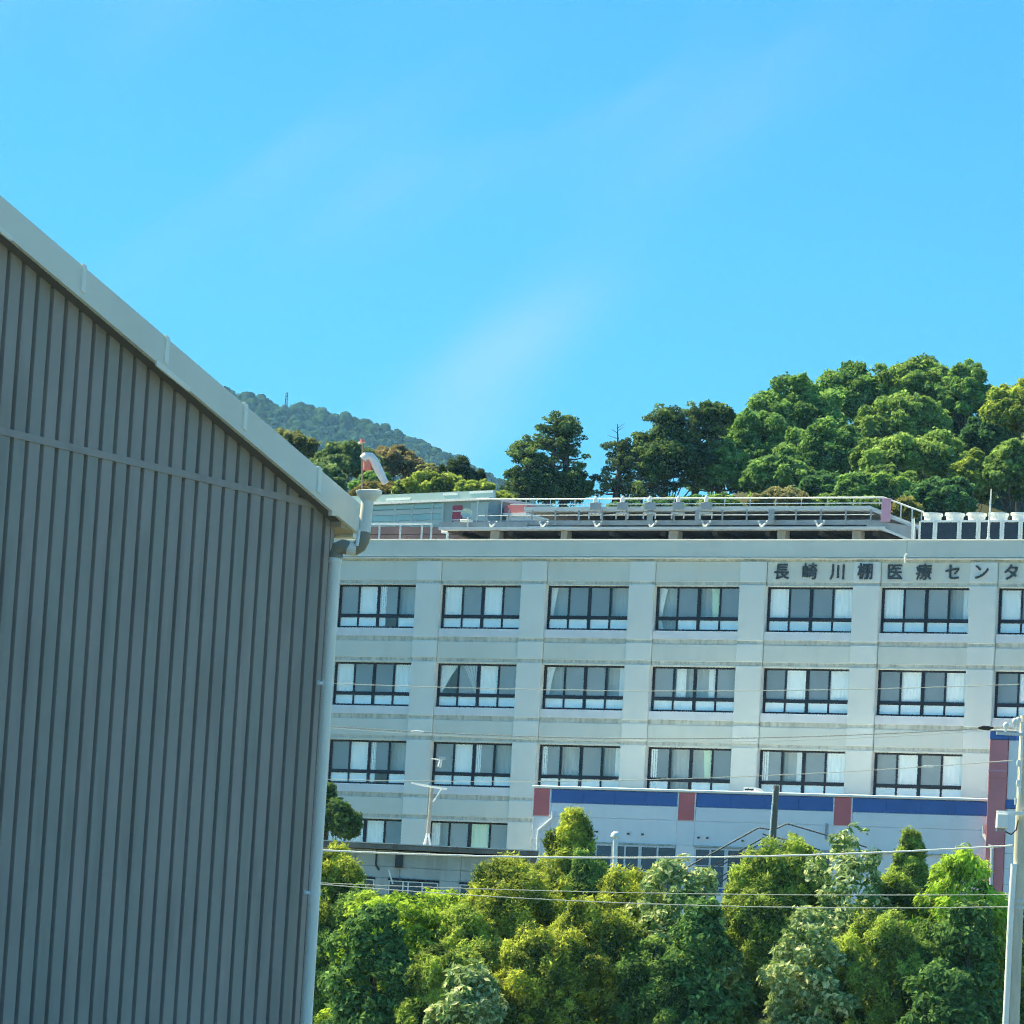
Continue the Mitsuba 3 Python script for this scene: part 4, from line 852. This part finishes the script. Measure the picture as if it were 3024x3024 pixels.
def conifer(name, label, foot, top, R, lo, hi, n_clumps=230, leaves=26000, L=.26, W=.10, seed=0, group=None, shape=(3.0, .52), cat='tree', mat_='m_leaf_conifer', crad=(.20, .46), upright=.8, stretch=1.3, fleck=0):
    """A dense upright conifer hedge tree, its surface made of upward plumes."""
    rng = np.random.default_rng(seed + 5000)
    foot, top = np.asarray(foot, float), np.asarray(top, float); Hh = top[2] - foot[2]
    t = rng.uniform(0, 1, n_clumps * 2) ** .9
    prof = lambda t: np.clip(1 - t ** shape[0], 0, 1) ** shape[1] * np.clip(.75 + .5 * t, 0, 1)
    t = t[rng.uniform(0, 1, len(t)) < prof(t) + .12][:n_clumps]
    ph = rng.uniform(0, 2 * np.pi, len(t))
    ph = np.where(np.sin(ph) > .3, np.where(rng.uniform(0, 1, len(t)) < .5, -ph, ph), ph)
    s = rng.uniform(.60, 1.15, len(t)) * (1 + .36 * (meshkit.noise(np.stack([np.cos(ph) * 1.6 + seed, np.sin(ph) * 1.6, t * Hh * .8], 1)) - .5) * 2)
    axis = foot + (top - foot) * t[:, None]
    D = np.stack([np.cos(ph), np.sin(ph), 0 * ph], 1)
    C = axis + D * (prof(t) * R * s)[:, None]
    rad = rng.uniform(*crad, len(t)) * (R / 1.6) ** .5
    ns = 9                                            # leaders standing out of the top, and sprays out of the flanks
    ta, tp_ = rng.uniform(.80, 1.02, ns), rng.uniform(0, 2 * np.pi, ns)
    sp = foot + (top - foot) * ta[:, None] + np.stack([np.cos(tp_), np.sin(tp_), 0 * tp_], 1) * (R * (.15 + .75 * np.clip(1.05 - ta, 0, 1) ** .5 * rng.uniform(.7, 1.2, ns)))[:, None]
    C = np.vstack([C, sp]); D = np.vstack([D, np.tile([0, 0, 1.], (ns, 1))]); rad = np.append(rad, rng.uniform(.14, .26, ns))
    C = np.vstack([C, top - [0, 0, .25], top - [.12, 0, .5], top - [-.1, 0, .45]]); D = np.vstack([D, [[0, 0, 1]] * 3]); rad = np.append(rad, [.2, .26, .26])
    if mat_ == 'm_leaf_conifer': leaves, L, W = int(leaves * 2.9), L * .72, W * .95
    w = rad ** 2; cnt = rng.multinomial(leaves, w / w.sum()); which = np.repeat(np.arange(len(C)), cnt); n = len(which)
    d = unit(rng.standard_normal((n, 3)) + .8 * D[which] + [0, 0, .35])
    rr = (1 - np.abs(rng.normal(0, .22, n))) * (1 + .35 * (meshkit.noise(d * 2.6 + which[:, None] * 5.1) - .5) * 2) + np.where(rng.uniform(0, 1, n) < .04, rng.uniform(0, .35, n), 0)
    P = C[which] + d * (rad[which] * rr)[:, None] * [1, 1, stretch]
    clump = .75 * rng.uniform(-.15, 1.1, len(C))[which] + .4 * meshkit.noise(P * .7 + seed) + .12 * d[:, 2] * rr  # upward leaves lighter: new growth, with sunlit plume tips put into the colour
    N = d * .6 + D[which] * .2 + [-.2, -.05, .6]
    small = mat_ == 'm_leaf_conifer'
    if small: V, F = needle_tris(rng, P, N, L, W, np.tile([0, 0, upright], (n, 1)) + D[which] * .5)
    else: V, F = leaf_quads(rng, P, N, L, W, (np.tile([0, 0, upright], (n, 1)) + D[which] * .5) if upright else None, spread=.6)
    k = thing(name, label, cat, group)
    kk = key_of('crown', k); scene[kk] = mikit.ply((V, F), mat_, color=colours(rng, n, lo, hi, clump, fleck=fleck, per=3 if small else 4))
    b = MB(); b.tube([foot, foot * .5 + top * .5, top - [0, 0, .5]], [.14, .09, .02], 7)
    tk = key_of('trunk', k); scene[tk] = mikit.ply(b.mesh(), 'm_bark', smooth=50)
    return k


def open_conifer(name, label, stems, tiers, lo, hi, leaves, seed, reach, group=None, dead=None):
    """Tall old conifers with separate foliage pads on visible limbs, sky between them. stems: [(foot, top)]"""
    rng = np.random.default_rng(seed + 9000)
    b = MB(); C, R = [], []
    for (foot, top), n, rch in zip(stems, tiers, reach):
        foot, top = np.asarray(foot, float), np.asarray(top, float)
        b.tube([foot, foot * .5 + top * .5 + rng.normal(0, .12, 3), top], [.34, .22, .05], 8)
        for i in range(n):
            t = rng.uniform(.18, 1.0); p = foot * (1 - t) + top * t
            ln = rch * (1.08 - .72 * t) * rng.uniform(.35, 1.1)
            ph = rng.uniform(0, 2 * np.pi); dv = np.array([math.cos(ph), math.sin(ph) * .9, rng.uniform(-.12, .30)])
            e = p + dv * ln
            b.tube([p, p * .5 + e * .5 + [0, 0, -.06 * ln], e], [.09, .06, .02], 5, cap=False)
            for s in ((.55, .9), (1.0, 1.0)) if ln > 1.2 else ((1.0, 1.0),):
                C.append(p + (e - p) * s[0] + rng.normal(0, .15, 3) + [0, 0, .1]); R.append(rng.uniform(.24, .54) * s[1])
        for j in range(3): C.append(top - [rng.normal(0, .3), 0, .3 + .5 * j]); R.append(.5 + .12 * j)
    C, R = np.array(C), np.array(R)
    w = R ** 2; cnt = rng.multinomial(leaves, w / w.sum()); which = np.repeat(np.arange(len(C)), cnt); n = len(which)
    d = unit(rng.standard_normal((n, 3)) + [0, 0, .25])
    P = C[which] + d * (R[which] * np.abs(1 - np.abs(rng.normal(0, .3, n))))[:, None] * [1.1, 1.1, .62]
    V, F = leaf_quads(rng, P, d * .6 + [-.1, 0, .6], .28, .13, None)
    k = thing(name, label, 'tree', group)
    kk = key_of('crown', k); scene[kk] = mikit.ply((V, F), 'm_leaf', color=colours(rng, n, lo, hi, rng.uniform(0, 1, len(C))[which]))
    if dead is not None:
        b.tube([dead[0], dead[1]], [.08, .03], 5)
        for i in range(7):
            t = .25 + .1 * i; p = np.asarray(dead[0]) * (1 - t) + np.asarray(dead[1]) * t
            b.tube([p, p + [rng.uniform(-1, 1) * .8, 0, rng.uniform(.1, .4)]], [.03, .012], 4)
    tk = key_of('trunk', k); scene[tk] = mikit.ply(b.mesh(), 'm_bark', smooth=50)
    return k


def ppm(Y): return 7667.0 / Y                                  # survey pixels in a metre at depth Y


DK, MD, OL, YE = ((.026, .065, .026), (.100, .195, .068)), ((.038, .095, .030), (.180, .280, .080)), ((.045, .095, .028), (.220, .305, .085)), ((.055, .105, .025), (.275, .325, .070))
hill_trees = [
    ('dark green tree at the top left of the hill crest', 1505, 800, 95, 85, 318, MD), ('dark rounded tree on the crest, left of the summit tree', 1622, 752, 88, 68, 324, MD),
    ('olive topped tree at the very summit of the wooded hill', 1735, 738, 85, 62, 323, OL), ('dark tree on the crest right of the summit', 1822, 752, 56, 70, 320, MD),
    ('mid green tree on the left shoulder of the wooded hill', 1425, 845, 82, 70, 307, MD), ('mid green tree at the lower left edge of the wooded hill', 1368, 888, 50, 62, 300, MD),
    ('yellow olive tree below the summit of the wooded hill', 1695, 808, 92, 62, 309, OL), ('green tree in the middle of the wooded hill', 1562, 868, 92, 72, 300, MD),
    ('bright green leafy tree low on the left of the wooded hill', 1470, 902, 72, 48, 292, MD), ('large rounded olive green tree in front on the wooded hill', 1722, 872, 105, 62, 286, OL),
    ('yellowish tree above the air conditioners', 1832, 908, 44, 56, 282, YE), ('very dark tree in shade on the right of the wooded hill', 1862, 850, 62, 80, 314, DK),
    ('yellow olive tree at the right edge of the crest', 1925, 772, 66, 56, 302, YE), ('grey green tree at the right edge above the air conditioners', 1915, 888, 58, 70, 280, OL),
    ('bright green bush on the slope left of the pink banner', 1612, 928, 34, 44, 272, MD), ('yellow olive low tree behind the pink banner', 1680, 925, 75, 42, 278, OL),
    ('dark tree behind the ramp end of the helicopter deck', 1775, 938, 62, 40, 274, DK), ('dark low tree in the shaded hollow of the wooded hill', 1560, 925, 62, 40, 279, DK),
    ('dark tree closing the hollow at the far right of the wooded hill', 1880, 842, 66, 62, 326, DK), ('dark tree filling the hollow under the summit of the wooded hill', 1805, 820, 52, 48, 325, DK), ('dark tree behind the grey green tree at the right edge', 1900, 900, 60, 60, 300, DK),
    ('tree outside the right edge of the picture on the crest', 2010, 800, 80, 70, 310, MD)]
for i, (lb, px, py, rx, rz, Yd, (lo, hi)) in enumerate(hill_trees):
    c = at(px, py + 8, Yd); k_ = ppm(Yd)
    R = np.array([rx / k_, rx / k_ * .9, rz / k_]) * [1.1, 1.1, 1.12]
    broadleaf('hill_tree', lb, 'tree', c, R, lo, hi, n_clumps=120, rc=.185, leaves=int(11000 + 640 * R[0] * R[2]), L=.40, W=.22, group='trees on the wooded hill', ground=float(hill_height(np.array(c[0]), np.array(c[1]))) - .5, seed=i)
low = [('tan domed shrub behind the helicopter deck railing', 1482, 945, 48, 24, 262, ((.11, .11, .05), (.23, .22, .10))), ('smaller tan shrub left of the tan domed shrub', 1436, 952, 26, 18, 262, ((.11, .11, .05), (.22, .21, .10))),
       ('yellow green shrub behind the deck railing, left of the hill', 1360, 955, 52, 20, 264, OL), ('olive shrub behind the deck railing, right of the tan shrub', 1570, 955, 48, 18, 262, OL),
       ('yellow olive shrub behind the deck ramp railing', 1712, 968, 40, 32, 260, ((.12, .12, .035), (.24, .24, .08))), ('dark low shrub at the foot of the broad conifer, left', 1185, 962, 40, 17, 292, DK), ('dark low shrub at the foot of the broad conifer, middle', 1250, 960, 42, 20, 290, DK), ('dark low shrub at the foot of the broad conifer, right', 1315, 958, 42, 22, 291, DK), ('green shrub just left of the pink banner', 1640, 958, 34, 20, 261, OL)]
for i, (lb, px, py, rx, rz, Yd, (lo, hi)) in enumerate(low):
    c = at(px, py, Yd); k_ = ppm(Yd)
    broadleaf('shrub', lb, 'shrub', c, [rx / k_, rx / k_ * .8, rz / k_], lo, hi, n_clumps=40, rc=.28, leaves=5000, L=.28, W=.15, seed=100 + i, trunk=False, up=-.2)

# two stands of old conifers with sky showing through, left of the hill
Yc = 300
f = lambda px, py, dy=0: at(px, py, Yc + dy)
open_conifer('pine_tree', 'tall open conifer with sky between its limbs, left of the gap in the trees', [(f(1032, 960), f(1052, 792)), (f(1062, 960, 1), f(1075, 783)), (f(990, 960, -1), f(998, 838))], (52, 40, 44), (.030, .058, .024), (.125, .180, .066), 13500, 1, (3.4, 2.4, 2.6))
c = f(1035, 925); broadleaf('pine_tree', 'dark bushy undergrowth tree at the foot of the open conifer', 'tree', c, [3.3, 2.4, 1.35], (.03, .06, .024), (.105, .155, .055), 40, .28, 9000, .36, .18, seed=201, trunk=False)
open_conifer('pine_tree', 'broad dark conifer right of the gap, against the wooded hill', [(f(1250, 960), f(1262, 775)), (f(1310, 960, 2), f(1322, 768)), (f(1358, 960, 1), f(1352, 772)), (f(1205, 960, -1), f(1212, 822))], (70, 66, 44, 48), (.028, .056, .024), (.125, .180, .066), 22000, 2, (3.4, 3.0, 2.0, 2.6))
c = f(1268, 868); broadleaf('pine_tree', 'dense dark middle tree within the broad conifer stand', 'tree', c, [3.1, 2.4, 3.2], (.028, .058, .024), (.10, .155, .055), 60, .24, 16000, .38, .18, seed=202, ground=33)
c = f(1350, 790); broadleaf('pine_tree', 'sparse round topped tree at the right of the broad conifer stand', 'tree', c, [1.5, 1.5, 1.2], (.028, .058, .024), (.10, .155, .055), 30, .30, 4200, .36, .18, seed=203, ground=33)
open_conifer('pine_tree', 'thin sparse conifer with a dead leader at the left of the broad conifer', [(f(1160, 960), f(1170, 832))], (26,), (.030, .055, .024), (.105, .14, .055), 3400, 3, (2.2,), dead=(f(1166, 850), f(1165, 800)))

mid_left = [('dull brown green tree behind the shed roof, below the far mountain', 540, 848, 66, 42, 332, ((.07, .085, .035), (.20, .21, .08))), ('dark green tree behind the shed fascia', 655, 872, 72, 42, 322, ((.05, .09, .04), (.16, .22, .09))),
            ('light green small tree behind the shed fascia', 705, 915, 46, 34, 306, MD), ('brownish tree behind the windsock', 748, 876, 62, 34, 336, ((.08, .075, .04), (.21, .18, .09))),
            ('greyish olive tree right of the windsock', 825, 898, 50, 28, 322, ((.08, .09, .04), (.20, .21, .09))), ('tan green bush below the windsock', 718, 930, 60, 26, 296, ((.10, .09, .03), (.20, .17, .06))),
            ('bright yellow green bamboo clump above the green roof house', 815, 918, 78, 30, 290, ((.08, .12, .03), (.27, .32, .07))), ('yellow green bamboo clump right of the bigger one', 893, 920, 40, 22, 288, ((.08, .12, .03), (.26, .31, .07))),
            ('small yellow green bush at the left end of the deck railing', 945, 938, 30, 17, 272, ((.08, .12, .03), (.26, .31, .07))), ('dark tree low behind the shed end', 600, 905, 60, 40, 312, ((.05, .09, .04), (.16, .22, .09)))]
for i, (lb, px, py, rx, rz, Yd, (lo, hi)) in enumerate(mid_left):
    c = at(px, py + 8, Yd); k_ = ppm(Yd)
    R = np.array([rx / k_, rx / k_ * .9, rz / k_])
    broadleaf('hill_tree', lb, 'tree', c, R, lo, hi, n_clumps=80, rc=.2, leaves=int(8000 + 480 * R[0] * R[2]), L=.38, W=.22, ground=float(hill_height(np.array(c[0]), np.array(c[1]))) - .5, seed=300 + i, group='trees on the slope left of the gap')
conifer('pine_tree', 'small dark pointed conifer right of the windsock', at(866, 960, 296), at(868, 872, 296), 1.5, (.020, .035, .018), (.05, .075, .03), 90, 7000, .34, .14, seed=40)

# the hedge in front
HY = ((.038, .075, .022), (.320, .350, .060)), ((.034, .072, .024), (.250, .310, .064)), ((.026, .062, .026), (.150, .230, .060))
hedge = [
    (625, 1608, 62, 147, 0, 'yellow green conifer next to the shed downpipe, below the flat roof'), (958, 1638, 92, 146, 0, 'broad yellow green conifer left of the tall slender one'), (1012, 1630, 70, 148, 0, 'yellow green conifer touching the tall slender one'),
    (1078, 1540, 52, 150, 0, 'tall slender conifer rising above the cable in front of the annex'), (1105, 1620, 52, 149, 2, 'dark conifer just right of the tall slender one'), (1185, 1652, 78, 146, 0, 'yellow conifer left of the first pale leaved shrub'),
    (1448, 1608, 62, 149, 1, 'conifer in front of the wooden pole'), (1500, 1588, 60, 151, 1, 'conifer between the wooden pole and the second pale leaved shrub'), (1718, 1578, 36, 150, 1, 'slim pointed conifer in front of the white annex wall'),
    (1690, 1660, 62, 147, 1, 'conifer below the slim pointed one'), (1930, 1700, 50, 147, 1, 'conifer right of the concrete utility pole'), (880, 1730, 72, 144, 1, 'conifer at the right of the bright low shrub'),
    (1122, 1708, 72, 142, 0, 'yellow conifer in the front row with lit tips'), (1015, 1765, 66, 141, 0, 'front row conifer below the broad yellow green one'), (680, 1690, 62, 146, 2, 'dark conifer behind the bright low shrub'),
    (1660, 1735, 68, 142, 1, 'front row conifer left of the bright vine'), (850, 1800, 66, 140, 1, 'front row conifer at the lower left'),
    (1430, 1700, 62, 145, 1, 'conifer between the two pale leaved shrubs'), (1250, 1790, 70, 141, 2, 'dark front row conifer below the first pale leaved shrub'),
    (1770, 1760, 70, 143, 2, 'dark conifer below the bright vine'), ]
for i, (px, py, rw, Yd, ci, lb) in enumerate(hedge):
    t = at(px, py, Yd); k_ = ppm(Yd)
    lo, hi = HY[ci]
    slim = px in (1078, 1718)
    conifer('hedge_tree', lb, [t[0] - .05, Yd, 1.2], t, rw / k_ * (1.05 if slim else 1.3), lo, hi, n_clumps=int(100 + 24 * (t[2] - 2) * rw / k_), leaves=int(9000 + 1500 * (t[2] - 1) * rw / k_), L=.22, W=.075, seed=400 + i, group='conifers of the hedge')
PALE = ((.085, .170, .050), (.44, .47, .24))
pale = [(1285, 1705, 100, 78, 144, 'pale leaved glossy shrub in front of the dark annex windows'), (1600, 1655, 92, 82, 146, 'tall pale leaved glossy shrub in front of the white annex wall'), (1530, 1785, 72, 62, 141, 'pale leaved glossy shrub lower in the hedge, below the tall one'),
        (890, 1890, 62, 62, 138, 'pale leaved glossy shrub at the bottom edge, lower left'), (1830, 1740, 58, 40, 142, 'dark glossy shrub beside the concrete utility pole'), (715, 1760, 70, 44, 141, 'glossy shrub with few pale leaves at the lower left'),
        (1320, 1800, 66, 90, 140.5, 'dark green glossy shrub below the first pale leaved shrub'), (1780, 1880, 70, 60, 139, 'glossy shrub at the bottom edge left of the concrete pole')]
for i, (px, py, rx, rz, Yd, lb) in enumerate(pale):
    tp = at(px, py - rz, Yd); k_ = ppm(Yd); tp[2] = max(tp[2], 3.2)
    lo, hi = PALE if i in (0, 1, 2, 3) else ((.050, .110, .035), (.18, .29, .09))
    conifer('glossy_shrub', lb, [tp[0], Yd, .3], tp, rx / k_ * 1.05, lo, hi, n_clumps=150, leaves=8500, L=.30, W=.15, seed=500 + i, fleck=.30 if i < 4 else .12, cat='shrub', mat_='m_leaf_gloss', crad=(.25, .55), upright=0, stretch=.9, shape=(3.0, .55))
GR = ((.06, .12, .02), (.31, .40, .055))
tp = at(1812, 1612, 145); conifer('vine', 'bright green drooping vine thicket left of the concrete utility pole', [tp[0], 145, .3], tp, 1.75, (.06, .12, .02), (.29, .39, .055), n_clumps=170, leaves=25000, L=.30, W=.10, seed=601, cat='vine', mat_='m_leaf', crad=(.25, .55), upright=-.9, stretch=1.1, shape=(3.4, .5))
tp = at(740, 1692, 144.5); conifer('bright_shrub', 'bright green low spreading shrub left of the conifers, below the flat roofed building', [tp[0], 144.5, .3], tp, 2.1, *GR, n_clumps=230, leaves=19000, L=.20, W=.10, seed=602, cat='shrub', mat_='m_leaf', crad=(.25, .5), upright=0, stretch=.6, shape=(5, .4))
tp = at(832, 1684, 146); conifer('bright_shrub', 'bright green shrub touching the low windows of the flat roofed building', [tp[0], 146, .3], tp, 1.9, *GR, n_clumps=200, leaves=16000, L=.20, W=.10, seed=603, cat='shrub', mat_='m_leaf', crad=(.25, .5), upright=0, stretch=.6, shape=(5, .4))
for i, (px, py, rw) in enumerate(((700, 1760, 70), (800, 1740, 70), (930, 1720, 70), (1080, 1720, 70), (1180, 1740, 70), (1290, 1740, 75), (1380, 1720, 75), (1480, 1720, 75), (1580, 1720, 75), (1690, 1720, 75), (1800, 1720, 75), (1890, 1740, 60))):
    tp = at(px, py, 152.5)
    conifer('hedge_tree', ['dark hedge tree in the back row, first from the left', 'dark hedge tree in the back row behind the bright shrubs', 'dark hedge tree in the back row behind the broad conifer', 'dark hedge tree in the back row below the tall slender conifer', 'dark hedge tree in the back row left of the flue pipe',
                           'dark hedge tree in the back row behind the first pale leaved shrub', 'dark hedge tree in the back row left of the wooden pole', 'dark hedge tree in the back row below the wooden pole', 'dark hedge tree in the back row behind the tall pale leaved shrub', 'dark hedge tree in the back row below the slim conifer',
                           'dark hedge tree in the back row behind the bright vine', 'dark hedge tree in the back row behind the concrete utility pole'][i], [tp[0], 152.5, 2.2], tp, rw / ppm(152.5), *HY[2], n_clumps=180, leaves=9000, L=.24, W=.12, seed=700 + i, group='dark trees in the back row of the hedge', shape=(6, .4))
c = at(632, 1556, 188); broadleaf('green_tree', 'dark green leafy tree above the flat roof beside the shed downpipe', 'tree', c, [1.35, 1.2, 1.1], (.030, .065, .018), (.085, .14, .04), 40, .27, 6500, .28, .16, seed=604, ground=0.0)
c = at(600, 1530, 189); broadleaf('green_tree', 'dark green tree mostly hidden by the shed downpipe above the flat roof', 'tree', c, [1.3, 1.2, 1.5], (.030, .065, .018), (.085, .14, .04), 40, .27, 5000, .28, .16, seed=605, ground=0.0)

# ------------------------------------------------------------------ air
scene['haze_air'] = {'type': 'homogeneous', 'albedo': {'type': 'rgb', 'value': [.90, .95, .98]}, 'sigma_t': {'type': 'rgb', 'value': [0.00003, 0.00006, 0.00010]}}
say('haze', 'thin haze filling the valley', 'haze', kind='stuff')
scene['haze'] = {'type': 'cube', 'to_world': T().translate([0, 0, 274]).scale([6700, 6700, 275]), 'bsdf': {'type': 'null'}, 'interior': {'type': 'ref', 'id': 'haze_air'}}
